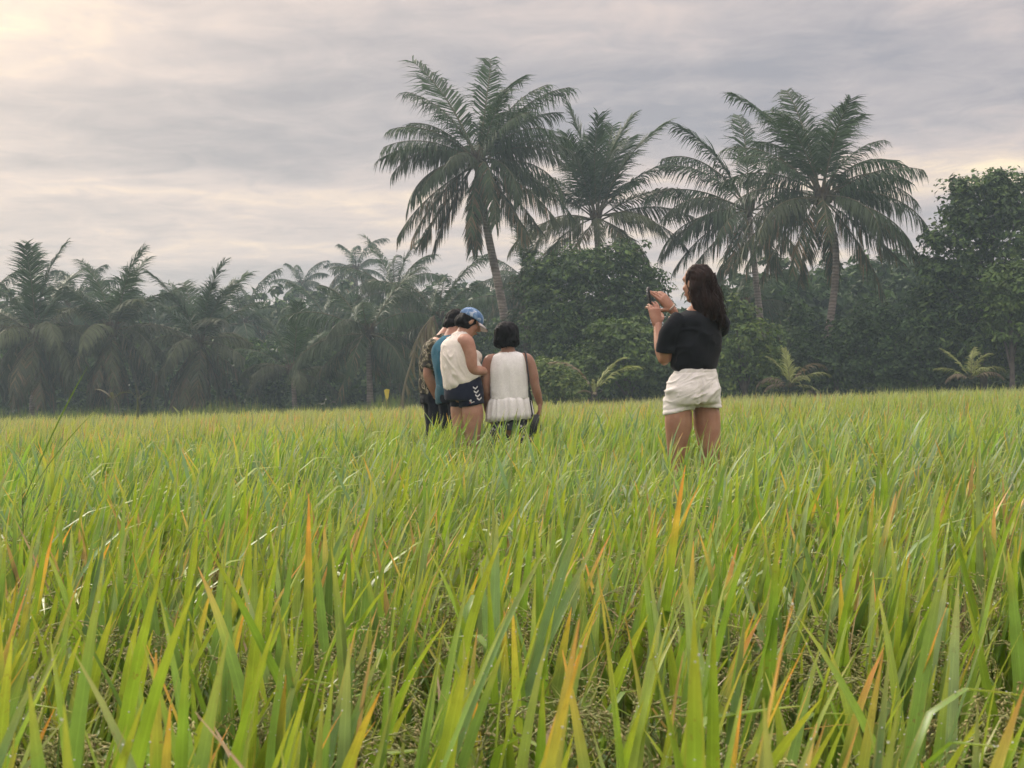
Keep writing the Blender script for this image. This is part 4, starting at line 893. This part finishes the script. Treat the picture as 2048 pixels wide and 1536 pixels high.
# --- woman in white shorts taking a picture. Local frame: x right, y away from the camera, z up
E = person('woman with long dark hair in black T-shirt and white shorts, holding up a phone', 1385, 9.06)
f = np.array([-0.5, 0.866, 0]); sd = np.array([0.866, 0.5, 0])     # her forward and right
hc = np.array([0.048, 0.03, 1.588]); fE = nrm((-0.64, 0.77, -0.04)); hs_, q = head(hc, fE)
body = list(hs_)
body.append(tube([[0.055, 0.0, 1.36], [0.058, 0.015, 1.44], [0.060, 0.03, 1.53]], [0.058, 0.052, 0.050], 14, n=8))
body.append(tube([[0.0, 0, 0.93], [0.0, 0, 0.97], [0.02, 0, 1.08], [0.03, 0.0, 1.22], [0.04, 0, 1.34], [0.05, 0.0, 1.40]], [[.12, .08], [.13, .09], [.11, .08], [.135, .098], [.15, .085], [.09, .06]], 24, sd, n=24))
EL, WL = np.array([-0.165, -0.03, 1.125]), np.array([-0.192, 0.10, 1.345]); SL = np.array([-0.105, -0.075, 1.355])
body.append(tube([SL, lerp(SL, EL, .5) + [-.02, -.01, 0], EL, lerp(EL, WL, .35) + [-.012, 0, 0], WL], [.047, .044, .036, .037, .024], 12, n=22))
SR, ER, WR = np.array([0.185, 0.09, 1.355]), np.array([0.06, 0.34, 1.20]), np.array([-0.078, 0.27, 1.440])
body.append(tube([SR, lerp(SR, ER, .5), ER, lerp(ER, WR, .35), WR], [.047, .043, .036, .037, .024], 12, n=22))
for k, (hx, hy, kx, ky, ax, ay) in enumerate([(-0.095, -0.03, -0.105, 0.0, -0.10, -0.02), (0.085, 0.05, 0.10, 0.03, 0.10, -0.01)]):
    body.append(tube([[hx, hy, 0.88], [hx * 1.0, hy, 0.76], [lerp(hx, kx, .6), lerp(hy, ky, .6), 0.60], [kx, ky, 0.46], [lerp(kx, ax, .4), ay - .02, 0.32], [ax, ay, 0.09], [ax, ay, 0.05]], [.070, .084, .068, .053, .055, .036, .04], 16, n=30))
    body.append(tube([[ax, ay - .03, 0.035], [ax - .04, ay + .07, 0.03], [ax - .08, ay + .15, 0.02]], [[.036, .03], [.042, .026], [.03, .015]], 10, (1, 0.4, 0), n=8))
hl = hand(WL, (-0.14, 0.20, 1.0), (-0.35, 0.9, -0.2), -1, (0.35, 0.4, 0.5, 0.6), sc=1.08, thumb=0.5)
hr = hand(WR, (-0.62, -0.15, 0.76), (-0.45, 0.85, -0.3), 1, (0.12, 0.25, 0.42, 0.55), sc=1.12, thumb=0.4)
part('body', body, 0.0068, M_skinE, E, 4, extra=[hands_geo([hl, hr])]); face(E, q)
shirt = [rings([(0.020, 0, 1.055, .128, .10, .52), (0.020, 0, 1.085, .146, .114, .52), (.024, 0, 1.13, .154, .118, .52), (.03, 0, 1.22, .163, .122, .52), (.036, 0, 1.31, .170, .115, .52), (.042, 0, 1.365, .165, .10, .52), (.05, 0.01, 1.405, .115, .078, .52), (.055, .015, 1.432, .064, .060, .52)], 40, 30),
         tube([SL + [.03, .02, .01], SL + [-.012, -.005, -.03], lerp(SL, EL, .45) + [-.018, -.01, 0], lerp(SL, EL, .80) + [-.008, -.012, 0]], [.056, .060, .060, .064], 16, n=12, rnd=False),
         tube([SR - [.03, .02, -.01], SR + [.008, .0, -.03], lerp(SR, ER, .45), lerp(SR, ER, .75)], [.062, .066, .068, .072], 16, n=12, rnd=False)]
part('t_shirt', shirt, 0.007, M_black, E, 3, drape(2, .010, (7, 7, 11), .003, (22, 10, 34)))
sh = [rings([(.018, 0, 1.088, .128, .098, .52), (.018, 0, 1.06, .136, .106, .52), (.008, 0, 1.0, .160, .128, .52), (.0, -.004, .94, .176, .140, .5), (.0, 0, .88, .178, .135, .48), (.0, 0, .855, .172, .125, .48)], 44, 22),
      rings([(-.088, -.022, .90, .085, .095, .45), (-.090, -.022, .85, .090, .098, .45), (-.090, -.022, .812, .094, .100, .45, .16, 0)], 30, 12), rings([(.085, .045, .90, .084, .095, .45), (.088, .045, .86, .088, .096, .45), (.089, .045, .832, .090, .098, .45, -.10, 0)], 30, 12),
      blob((-.062, -.085, .93), (.082, .062, .085)), blob((.080, -.045, .935), (.078, .058, .082))]
def shortd(V):
    dl = 0.007 * nz(V, (11, 11, 16), 4.2)
    c = np.exp(-((V[:, 2] - 0.92) / 0.07) ** 2); W2 = np.stack([V[:, 0] + V[:, 2] * .45, V[:, 1], V[:, 2] - V[:, 0] * .55], 1); dl += ridge(W2, (6, 6, 26), 2.2, 0.011, .05) * (0.35 + c) + ridge(W2, (9, 9, 40), 5.2, 0.005, .1)
    seam = np.exp(-((V[:, 0] - 0.022 + V[:, 1] * 0.1) / 0.012) ** 2) * (V[:, 1] < -0.03); dl -= seam * 0.010 * sstep(1.06, .90, V[:, 2])
    dl += 0.004 * np.exp(-((V[:, 2] - 1.062) / .006) ** 2) * 0 - 0.003 * np.exp(-((V[:, 2] - 1.045) / .004) ** 2)
    hem = np.where(V[:, 0] < 0, .812 + .16 * (V[:, 0] + .09), .832 - .10 * (V[:, 0] - .089)); dl -= .004 * np.exp(-((V[:, 2] - hem - .026) / .005) ** 2)
    return dl
part('shorts', sh, 0.006, M_whiteE, E, 4, shortd)
# hair: a crown, the fall over the back and shoulder, loose locks
hb = [blob(hc - fE * .024 + np.array([0, 0, .027]), (.086, .098, .088), fE), blob(hc - fE * .040 + np.array([0, 0, -.035]), (.088, .076, .085), fE),
      tube([hc + [0.03, -.035, .03], hc + [.030, -.068, -.06], hc + [.052, -.09, -.14], hc + [.052, -.10, -.22]], [[.070, .04], [.075, .045], [.075, .04], [.045, .022]], 16, (1, 0, 0), n=16),
      tube([hc + [0.06, .0, .02], hc + [.092, -.03, -.08], hc + [.108, -.05, -.18], hc + [.120, -.06, -.24], hc + [.112, -.062, -.285]], [[.045, .05], [.052, .055], [.048, .05], [.036, .038], [.012, .014]], 14, (1, 0, 0), n=18),
      tube([hc + [-.03, -.055, .03], hc + [-.020, -.082, -.05], hc + [-.004, -.088, -.14], hc + [.01, -.09, -.20]], [[.03, .022], [.036, .024], [.034, .022], [.016, .012]], 12, (1, 0, 0), n=14)]
def haird(V):
    return 0.006 * nz(V + np.stack([.02 * np.sin(V[:, 2] * 34), 0 * V[:, 0], 0 * V[:, 0]], 1), (70, 70, 8), 2.0) + 0.012 * nz(V, (24, 24, 11), 7.0)
G = Geo(); n = 330; a = rp.uniform(-2.8, 0.9, n)
st = hc + np.stack([0.03 + 0.082 * np.cos(a), -0.01 + 0.08 * np.sin(a), rp.uniform(-.05, .06, n)], 1)
en = hc + np.stack([0.06 + 0.088 * np.cos(a) + rp.normal(0, .012, n), -0.035 + 0.07 * np.sin(a) + rp.normal(0, .01, n) - 0.02, -rp.uniform(.13, .24, n) - .05 * np.cos(a)], 1)
strands(G, st, en, rp, 8, 0.013, 0.0028); hv = G.arrays()
part('hair', hb, 0.006, M_hairE, E, 2, haird, extra=[(hv[0], [hv[1], hv[2]])])
G = Geo(); P = [WR + np.array([-.01, 0, .012]) + 0.030 * (math.cos(t) * nrm(np.cross((-.72, -.1, .68), (0, 1, 0))) + math.sin(t) * nrm(np.cross((-.72, -.1, .68), (.3, 0, 1)))) for t in np.linspace(0, 2 * PI, 19)]
G.add(*tube(P, [.006] * 19, 6, (0, 0, 1), rnd=False)); link('wristband', G.mesh('wristband', plain('pale_wristband', (.5, .42, .34), .5), col=False), E)
# the phone she holds, edge-on to us
pc = E.location + Vector((-0.222, 0.175, 1.50))
ph = thing('phone', 'black phone held upright by the woman in white shorts', 'phone', pc - Vector((0, 0, .083)))
def rbox(cx, cy, cz, hx, hy, hz, r=.008):
    a = np.linspace(0, 2 * PI, 33)[:-1]; k = 2 / 6.0; y = hy * np.sign(np.cos(a)) * np.abs(np.cos(a)) ** k; z = hz * np.sign(np.sin(a)) * np.abs(np.sin(a)) ** k
    V = []; 
    for xx, s in ((-hx, .97), (-hx * .6, 1), (hx * .6, 1), (hx, .97)): V += [(cx + xx, cy + u * s, cz + w * s) for u, w in zip(y, z)]
    V = np.array(V + [(cx - hx, cy, cz), (cx + hx, cy, cz)]); j = np.arange(32); j2 = (j + 1) % 32; F = [np.stack([i * 32 + j, i * 32 + j2, (i + 1) * 32 + j2, (i + 1) * 32 + j], 1) for i in range(3)]
    return V, [np.concatenate(F), np.stack([np.full(32, 128), j2, j], 1), np.stack([np.full(32, 129), 96 + j, 96 + j2], 1)]
G = Geo(); G.add(*rbox(0, 0, .083, .0055, .039, .082)); cs = link('phone_case', G.mesh('phone_case', M_phone, col=False), ph)
for yy, zz_ in ((.022, .145), (.022, .118), (.004, .132)):
    G = Geo(); G.add(*tube([[-.004, yy, zz_], [-.0085, yy, zz_]], [.0085, .0085], 14, rnd=False)); link('camera_lens', G.mesh('camera_lens', M_lens, col=False), ph)
ph.rotation_euler = (0.0, -0.09, 0.06)

# --- woman in the cap, side-on, looking down
Cc_ = person('woman in blue cap, cream sleeveless top and navy shorts with white arrow marks, head bowed', 926, 12.2)
f = np.array([0.80, 0.60, 0]); sd = np.array([0.60, -0.80, 0])
hc = np.array([0.072, 0.02, 1.525]); fh = nrm((0.78, 0.28, -0.52)); uh = nrm((0.50, 0.2, 0.84)); hs_, q = head(hc, fh, uh)
body = list(hs_) + [tube([[-.02, 0, 1.34], [0.005, .005, 1.42], [.045, .015, 1.49]], [.062, .056, .052], 14, n=8),
        tube([[0.0, 0, .93], [0, 0, .97], [-.015, 0, 1.08], [-.03, 0, 1.22], [-.03, 0, 1.33], [-.015, 0, 1.40]], [[.12, .09], [.13, .1], [.12, .095], [.135, .10], [.14, .085], [.09, .06]], 24, sd, n=24)]
SA, EA, WA = np.array([.045, -.125, 1.355]), np.array([.085, -.13, 1.135]), np.array([.225, .03, 1.105])
body.append(tube([SA + [-.03, .02, .02], SA, lerp(SA, EA, .5) + [.008, -.01, 0], EA, lerp(EA, WA, .4), WA], [.052, .060, .052, .043, .042, .027], 14, n=26))
SB, EB, WB = np.array([-.07, .14, 1.35]), np.array([.04, .22, 1.12]), np.array([.20, .14, 1.10])
body.append(tube([SB, lerp(SB, EB, .5), EB, lerp(EB, WB, .4), WB], [.056, .05, .04, .04, .026], 12, n=22))
for (hx, hy, kx, ky) in [(-.035, .07, -.01, .06), (.062, -.06, .085, -.05)]:
    body.append(tube([[hx, hy, .90], [hx + .01, hy, .80], [lerp(hx, kx, .6), lerp(hy, ky, .6), .62], [kx, ky, .46], [kx - .01, ky, .30], [kx, ky, .08], [kx, ky, .05]], [.07, .088, .070, .056, .056, .038, .04], 16, n=28))
    body.append(tube([[kx - .03, ky - .02, .035], [kx + .06, ky + .05, .03], [kx + .13, ky + .10, .02]], [[.036, .03], [.042, .026], [.03, .015]], 10, (.6, -.8, 0), n=8))
ha = hand(WA, (.85, .5, -.1), (-.4, .8, .2), 1, (.6, .7, .8, .9)); hb_ = hand(WB, (.85, -.4, 0), (-.2, -.8, .3), -1, (.6, .7, .8, .9))
part('body', body, 0.0082, M_skinC, Cc_, 4, extra=[hands_geo([ha, hb_])]); face(Cc_, q)
yw = math.atan2(-.80, .60)
tp = [rings([(.010, 0, 1.03, .165, .150, yw, .42, .1), (.0, 0, 1.07, .172, .158, yw, .40, .1), (-.01, 0, 1.13, .170, .155, yw, .2, 0), (-.028, 0, 1.22, .166, .146, yw), (-.034, 0, 1.31, .165, .122, yw), (-.030, 0, 1.37, .150, .100, yw), (-.014, .004, 1.415, .085, .07, yw), (-.006, .005, 1.44, .058, .056, yw)], 44, 34),
      blob((.062, .045, 1.235), (.10, .07, .075)), tube([[.03, -.10, 1.36], [-.03, 0, 1.39], [-.09, .10, 1.36]], [.05, .05, .05], 12, n=8)]
def topd(V):
    w = sstep(1.36, 1.05, V[:, 2]); th = V[:, 0] * 30 - V[:, 1] * 34
    return .008 * nz(V, (9, 9, 6), 3) + w * .007 * (np.abs(np.sin(th * 0.8 + V[:, 2] * 22 + 4 * nz(V, (4, 4, 4), 5))) - .5) + .006 * w * nz(V, (20, 20, 6), 8) + ridge(np.stack([V[:, 0] + .5 * V[:, 2], V[:, 1], V[:, 2] - .6 * V[:, 0]], 1), (26, 22, 5), 3.3, .008)
part('sleeveless_top', tp, 0.007, M_cream, Cc_, 3, topd)
cs_ = [rings([(.0, 0, 1.10, .14, .12, yw), (.005, 0, 1.03, .165, .142, yw), (.005, 0, .95, .176, .156, yw), (.008, 0, .89, .174, .150, yw)], 40, 16),
       rings([(-.022, .07, .92, .102, .104, 0), (-.018, .065, .875, .100, .102, 0), (-.016, .065, .845, .102, .104, 0, .12)], 30, 12), rings([(.064, -.055, .93, .104, .104, 0), (.066, -.055, .88, .102, .104, 0), (.068, -.055, .845, .104, .106, 0, .16)], 30, 12)]
shc = part('shorts', cs_, 0.007, M_navy, Cc_, 8, drape(6, .006, (9, 9, 9), .002, (20, 10, 30)))
PX = lambda x, y: ((x - 926) / 245.0 + (768 - y) * 0.0314 / 245 * 0, 1.02 + (766.5 - y) / 245.0)
for (cx, cy) in ((951, 775), (952.5, 783), (955, 790.5), (958, 797)):
    w, h, t_ = 4.6, 3.4, 3.2
    decal('chevron', [[PX(cx - w, cy - h), PX(cx, cy), PX(cx, cy + t_), PX(cx - w, cy - h + t_)], [PX(cx, cy), PX(cx + w, cy - h - 1), PX(cx + w, cy - h + t_ - 1), PX(cx, cy + t_)]], shc, M_mark, shc)
decal('emblem', [[PX(938, 799), PX(942, 797), PX(943.5, 801), PX(940, 802.5)], [PX(941, 803.5), PX(948, 801), PX(948.5, 802.5), PX(941.5, 804.8)]], shc, M_mark, shc)
decal('emblem', [[PX(939, 803), PX(941, 802.5), PX(941.5, 804.5), PX(939, 804.6)]], shc, plain('red_print', (.5, .12, .12)), shc)
hb = [blob(hc - fh * .020 + uh * .012, (.080, .088, .075), fh, uh), blob(hc - fh * .075 - uh * .035, (.060, .045, .055), fh, uh), blob(hc - fh * .03 - uh * .045, (.074, .065, .045), fh, uh)]
part('hair', hb, 0.007, M_hairD, Cc_, 2, haird)
cp = [blob(hc - fh * .004 + uh * .036, (.090, .106, .080), fh, uh, 24, 16)]
V, F, N = remesh(cp, 0.006, 2); V = V[:]; cut = (V - hc) @ uh < 0.022; V[cut] = V[cut] + np.outer(0.022 - (V[cut] - hc) @ uh, uh)
G = Geo(); G.add(V, F); capo = link('cap', G.mesh('cap', M_cap, col=False), Cc_)
s_ = np.cross(fh, uh); VV, FF = [], []
for i in range(9):
    for j in range(6):
        a = lerp(-1.15, 1.15, i / 8); rr = lerp(.088, .088 + .078 * math.cos(a * .95) ** .7, j / 5); p = hc + uh * (.026 - .020 * (j / 5) ** 2 + .012 * math.cos(a * 1.2) - .012) + s_ * math.sin(a) * rr * .92 + fh * math.cos(a) * rr
        VV.append(p)
FF = [[i * 6 + j, i * 6 + j + 1, (i + 1) * 6 + j + 1, (i + 1) * 6 + j] for i in range(8) for j in range(5)]
VV = np.array(VV); G = Geo(); G.add(VV, np.array(FF)); G.add(VV - uh * .006, np.array(FF)[:, ::-1]); link('brim', G.mesh('brim', M_brim, col=False), capo)

# --- woman in the white frilled top, seen from behind
Dd = person('short woman with black bobbed hair seen from behind, white sleeveless top with frilled hem', 1018, 12.2)
hc = np.array([-.008, .03, 1.40]); hs_, q = head(hc, (-.1, .98, -.12), sc=.95); body = list(hs_) + [tube([[0, 0, 1.18], [0, 0, 1.26], [-.004, .01, 1.34]], [.066, .058, .052], 14, n=8),
    tube([[0, 0, .66], [0, 0, .78], [0, 0, .92], [0, 0, 1.06], [0, 0, 1.17], [0, 0, 1.235]], [[.14, .11], [.16, .12], [.138, .11], [.142, .11], [.150, .09], [.10, .06]], 24, (1, 0, 0), n=22)]
SL, EL, WL = np.array([-.158, 0, 1.195]), np.array([-.192, -.01, .985]), np.array([-.188, .10, .80]); body.append(tube([SL + [.04, 0, .02], SL, lerp(SL, EL, .5) + [-.008, 0, 0], EL, lerp(EL, WL, .4), WL], [.046, .05, .046, .037, .037, .025], 14, n=24))
SR, ER, WR = np.array([.158, 0, 1.195]), np.array([.212, -.01, .985]), np.array([.246, .02, .835]); body.append(tube([SR - [.04, 0, -.02], SR, lerp(SR, ER, .5) + [.008, 0, 0], ER, lerp(ER, WR, .4), WR], [.046, .05, .046, .037, .037, .025], 14, n=24))
for e in (-1, 1):
    body.append(tube([[.075 * e, 0, .76], [.078 * e, 0, .6], [.08 * e, .01, .41], [.08 * e, -.01, .28], [.08 * e, 0, .07], [.08 * e, 0, .05]], [.086, .076, .054, .054, .036, .04], 14, n=24)); body.append(tube([[.08 * e, -.03, .035], [.085 * e, .08, .03], [.09 * e, .16, .02]], [[.036, .03], [.042, .026], [.03, .015]], 10, (1, 0, 0), n=8))
h1 = hand(WL, (.05, .35, -.9), (.9, .2, .1), -1, (.5, .6, .7, .8)); h2 = hand(WR, (-.05, -.05, -1), (-.95, .1, -.05), 1, (.75, .8, .9, 1.0))
part('body', body, 0.0082, M_skinD, Dd, 4, extra=[hands_geo([h1, h2])]); face(Dd, q, .95)
tp = [rings([(0, 0, .885, .150, .125), (0, 0, .93, .152, .125), (0, 0, 1.02, .152, .122), (0, 0, 1.12, .152, .117), (0, 0, 1.19, .148, .102), (0, 0, 1.235, .135, .082), (0, 0, 1.258, .09, .066), (0, .004, 1.268, .065, .06)], 44, 30, 2.4)]
top_ = part('sleeveless_top', tp, 0.006, M_whiteD, Dd, 3, lambda V: ridge(V, (22, 22, 9), 4.1, .006) + ridge(V, (8, 8, 26), 6.1, .006) * sstep(1.05, .92, V[:, 2]) + .004 * nz(V, (14, 14, 6), 3) + .0025 * np.sin(V[:, 0] * 70 + 3 * nz(V, (6, 6, 3), 2)) * sstep(1.25, 1.1, V[:, 2]) - .003 * np.exp(-(V[:, 0] / .006) ** 2) * (V[:, 1] < 0))
A = []
nsr = 120; th = np.linspace(0, 2 * PI, nsr, endpoint=False); wav = np.sin(th * 17 + 1.3 * np.sin(th * 3)) * .7 + .5 * np.sin(th * 29 + 2)
V = []
for k, (z, rx, ry, am) in enumerate([(.900, .150, .124, .000), (.893, .157, .131, .002), (.872, .168, .140, .010), (.82, .176, .146, .014), (.76, .182, .150, .016), (.715, .186, .153, .017), (.714, .178, .146, .017), (.80, .168, .14, .008)]):
    rr = 1 + wav * am / .17; V.append(np.stack([rx * np.cos(th) * rr, ry * np.sin(th) * rr, z + .006 * wav * (k in (5, 6)) + .010 * np.cos(th) * (k >= 4)], 1))
V = np.concatenate(V); i, j = np.meshgrid(np.arange(7), np.arange(nsr), indexing='ij'); j2 = (j + 1) % nsr
G = Geo(); G.add(V, np.stack([i * nsr + j, i * nsr + j2, (i + 1) * nsr + j2, (i + 1) * nsr + j], -1).reshape(-1, 4)); link('frill', G.mesh('frill', M_whiteD, col=False), top_)
part('shorts', [rings([(0, 0, .80, .140, .11), (0, 0, .72, .150, .118), (0, 0, .64, .165, .13)], 40, 10), rings([(-.078, 0, .70, .075, .10), (-.086, 0, .56, .098, .112), (-.088, 0, .47, .10, .112)], 30, 12), rings([(.078, 0, .70, .075, .10), (.086, 0, .56, .098, .112), (.088, 0, .47, .10, .112)], 30, 12)], 0.008, M_spots, Dd, 3, drape(4, .006, (9, 9, 6)))
hb = [blob(hc + np.array([0, -.005, .020]), (.105, .114, .104)), blob(hc + np.array([0, -.035, -.035]), (.106, .078, .062)), blob(hc + np.array([0, -.05, -.065]), (.088, .05, .035)), blob(hc + np.array([-.062, 0, -.05]), (.044, .06, .05)), blob(hc + np.array([.062, 0, -.05]), (.044, .06, .05))]
G = Geo(); n = 120; a = rp.uniform(PI, 2 * PI, n); strands(G, hc + np.stack([.094 * np.cos(a), .09 * np.sin(a), rp.uniform(-.02, .06, n)], 1), hc + np.stack([.100 * np.cos(a), -.02 + .09 * np.sin(a), -rp.uniform(.085, .108, n) + .02 * np.abs(np.cos(a))], 1), rp, 6, .004, .0028); hv = G.arrays()
part('hair', hb, 0.006, M_hairD, Dd, 2, haird, extra=[(hv[0], [hv[1], hv[2]])])
bo = Dd.location; bagr = thing('shoulder_bag', 'small black bag on a thin strap beside the woman in the frilled top', 'bag', (bo.x + .195, bo.y - .02, bo.z + .60))
part('bag_body', [rings([(0, 0, .0, .045, .05), (0, 0, .03, .055, .066), (0, 0, .10, .052, .062), (0, 0, .155, .036, .04)], 24, 14, 3.0)], 0.005, M_leather, bagr, 2)
G = Geo(); G.add(*tube([[-.012, -.03, .14], [-.032, -.095, .30], [-.036, -.10, .45], [-.044, -.085, .55], [-.052, -.045, .640], [-.06, .02, .668], [-.06, .08, .62], [-.04, .12, .45], [0, .05, .15]], [[.006, .0025]] * 9, 6, (1, 0, 0), n=40)); link('strap', G.mesh('strap', M_leather, col=False), bagr)

# --- person in teal, mostly behind the woman in the cap
B = person('dark-haired person in teal shirt, standing bowed behind the woman in the cap', 904, 12.95)
hc = np.array([.052, .06, 1.545]); fh = nrm((.72, .45, -.5)); uh = nrm((.42, .3, .85)); hs_, q = head(hc, fh, uh); sd = np.array([.6, -.8, 0]); yw = math.atan2(-.8, .6)
body = list(hs_) + [tube([[-.03, 0, 1.36], [0, .02, 1.43], [.03, .04, 1.50]], [.066, .06, .056], 12, n=8), tube([[0, 0, .95], [0, 0, .98], [-.01, 0, 1.08], [-.03, 0, 1.25], [-.03, 0, 1.38]], [[.12, .09], [.13, .1], [.13, .095], [.145, .10], [.13, .07]], 20, sd, n=18)]
for (hx, hy) in ((-.03, .08), (.05, -.07)): body.append(tube([[hx, hy, .88], [hx, hy, .48], [hx, hy, .08], [hx, hy, .05]], [.06, .052, .04, .042], 12, n=18)); body.append(tube([[hx - .03, hy, .035], [hx + .12, hy + .08, .022]], [.036, .024], 8))
SA, EA, WA = np.array([.06, -.13, 1.34]), np.array([.10, -.14, 1.08]), np.array([.26, .05, 1.06]); SB, EB, WB = np.array([-.10, .15, 1.34]), np.array([.0, .26, 1.08]), np.array([.2, .2, 1.06])
for a_, b_, c_ in ((SA, EA, WA), (SB, EB, WB)): body.append(tube([a_, lerp(a_, b_, .5), b_, lerp(b_, c_, .4), c_], [.05, .045, .036, .036, .025], 12, n=18))
part('body', body, 0.0095, M_skinC, B, 3, extra=[hands_geo([hand(WA, (.8, .6, 0), (-.6, .8, 0), 1), hand(WB, (.8, -.3, 0), (.3, -.8, 0), -1)])]); face(B, q)
part('shirt', [rings([(-.0, 0, .985, .158, .125, yw), (-.01, 0, 1.06, .160, .128, yw), (-.03, 0, 1.22, .164, .125, yw), (-.034, 0, 1.33, .162, .110, yw), (-.02, .005, 1.40, .11, .08, yw), (.005, .02, 1.45, .066, .062, yw)], 36, 24), tube([SA + [-.03, .02, 0], lerp(SA, EA, .5), lerp(SA, EA, .75)], [.062, .066, .068], 12, n=8, rnd=False), tube([SB, lerp(SB, EB, .75)], [.06, .066], 12, n=8, rnd=False)], 0.008, M_teal, B, 3, drape(9, .010, (9, 9, 6), .004, (24, 18, 8)))
part('trousers', [rings([(0, 0, 1.02, .15, .118, yw), (0, 0, .93, .168, .132, yw), (0, 0, .86, .165, .13, yw)], 30, 10), tube([[-.03, .08, .90], [-.03, .08, .5], [-.03, .08, .12]], [.10, .082, .07], 14, n=14, rnd=False), tube([[.05, -.07, .90], [.05, -.07, .5], [.05, -.07, .12]], [.10, .082, .07], 14, n=14, rnd=False)], 0.008, M_darkt, B, 3, drape(3, .008, (9, 9, 6)))
part('shirt_hem', [rings([(0, 0, .88, .166, .132, yw, .2), (0, 0, .93, .172, .136, yw, .2), (0, 0, .98, .166, .132, yw), (0, 0, 1.02, .155, .124, yw)], 30, 12)], 0.008, M_teal2, B, 3, drape(5, .012, (10, 10, 7)))  # hem portion of the teal shirt, in a darker blue-green
part('hair', [blob(hc - fh * .016 + uh * .034, (.088, .102, .088), fh, uh), blob(hc - fh * .055 - uh * .025, (.074, .048, .05), fh, uh)], 0.007, M_hairD, B, 2, haird)

# --- person in the camouflage shirt, leaning in behind the person in teal
Aa = person('person in camouflage shirt and dark trousers, hand at the hip, leftmost of the group', 871, 13.4)
hc = np.array([.185, .06, 1.54]); fh = nrm((.72, .45, -.5)); uh = nrm((.42, .3, .85)); hs_, q = head(hc, fh, uh); sd = np.array([.5, -.866, 0]); yw = math.atan2(-.866, .5)
body = list(hs_) + [tube([[.03, 0, 1.38], [.085, .02, 1.45], [.13, .04, 1.51]], [.066, .06, .056], 12, n=8), tube([[0, 0, .95], [0, 0, .98], [.0, 0, 1.1], [.01, 0, 1.26], [.03, 0, 1.39]], [[.12, .09], [.13, .1], [.13, .095], [.15, .10], [.13, .07]], 20, sd, n=18)]
for (hx, hy) in ((-.02, .08), (.03, -.07)): body.append(tube([[hx, hy, .88], [hx, hy, .48], [hx, hy, .08], [hx, hy, .05]], [.06, .052, .04, .042], 12, n=18)); body.append(tube([[hx - .03, hy, .035], [hx + .12, hy + .08, .022]], [.036, .024], 8))
SA, EA, WA = np.array([.0, -.15, 1.36]), np.array([-.055, -.19, 1.13]), np.array([.005, -.16, .93]); SB, EB, WB = np.array([.1, .16, 1.36]), np.array([.16, .22, 1.12]), np.array([.3, .2, 1.1])
for a_, b_, c_ in ((SA, EA, WA), (SB, EB, WB)): body.append(tube([a_, lerp(a_, b_, .5), b_, lerp(b_, c_, .35) + [-.005, 0, 0], c_], [.052, .05, .044, .046, .030], 12, n=18))
part('body', body, 0.0095, M_skinC, Aa, 3, extra=[hands_geo([hand(WA, (.25, .1, -.95), (.5, .8, .1), 1, (.5, .6, .7, .8)), hand(WB, (.8, -.3, 0), (.3, -.8, 0), -1)])]); face(Aa, q)
part('shirt', [rings([(-.012, 0, .94, .158, .125, yw), (-.012, 0, 1.06, .158, .126, yw), (.0, 0, 1.22, .168, .128, yw), (.02, 0, 1.35, .165, .112, yw), (.04, .005, 1.42, .11, .08, yw), (.08, .02, 1.47, .068, .064, yw)], 36, 24), tube([SA + [.03, .03, .02], SA + [-.005, 0, -.03], lerp(SA, EA, .45), lerp(SA, EA, .86)], [.062, .068, .066, .068], 14, n=10, rnd=False), tube([SB, lerp(SB, EB, .75)], [.06, .066], 12, n=8, rnd=False)], 0.008, M_camo, Aa, 3, drape(7, .012, (9, 9, 6), .004, (24, 18, 8)))
part('trousers', [rings([(0, 0, 1.02, .15, .118, yw), (0, 0, .93, .165, .132, yw), (0, 0, .86, .162, .13, yw)], 30, 10), tube([[-.02, .08, .90], [-.02, .08, .5], [-.02, .08, .12]], [.10, .085, .075], 14, n=14, rnd=False), tube([[.03, -.07, .90], [.035, -.07, .5], [.04, -.07, .12]], [.10, .085, .075], 14, n=14, rnd=False)], 0.008, M_darkt, Aa, 3, drape(8, .010, (9, 9, 5)))
part('hair', [blob(hc - fh * .016 + uh * .034, (.088, .102, .088), fh, uh), blob(hc - fh * .055 - uh * .025, (.074, .048, .05), fh, uh)], 0.007, M_hairD, Aa, 2, haird)

# ---------------------------------------------------------------- haze
def haze(dens):
    m, t = mat('haze')
    vol = t.n('ShaderNodeVolumePrincipled', {'Color': (0.60, 0.79, 0.90), 'Density': dens, 'Anisotropy': 0.2}).outputs[0]
    t.n('ShaderNodeOutputMaterial', {'Volume': vol})
    x0, x1, y0, y1, z0, z1 = -310, 310, -45, 430, -1.6, 15
    V = [(x, y, z) for x in (x0, x1) for y in (y0, y1) for z in (z0, z1)]
    G = Geo(); G.add(V, np.array([[0, 1, 3, 2], [4, 6, 7, 5], [0, 4, 5, 1], [2, 3, 7, 6], [0, 2, 6, 4], [1, 5, 7, 3]]))
    return kind(link('haze', G.mesh('haze', m, smooth=False, col=False)), 'stuff', 'thin blue-grey morning haze over the field')
haze(0.0017)
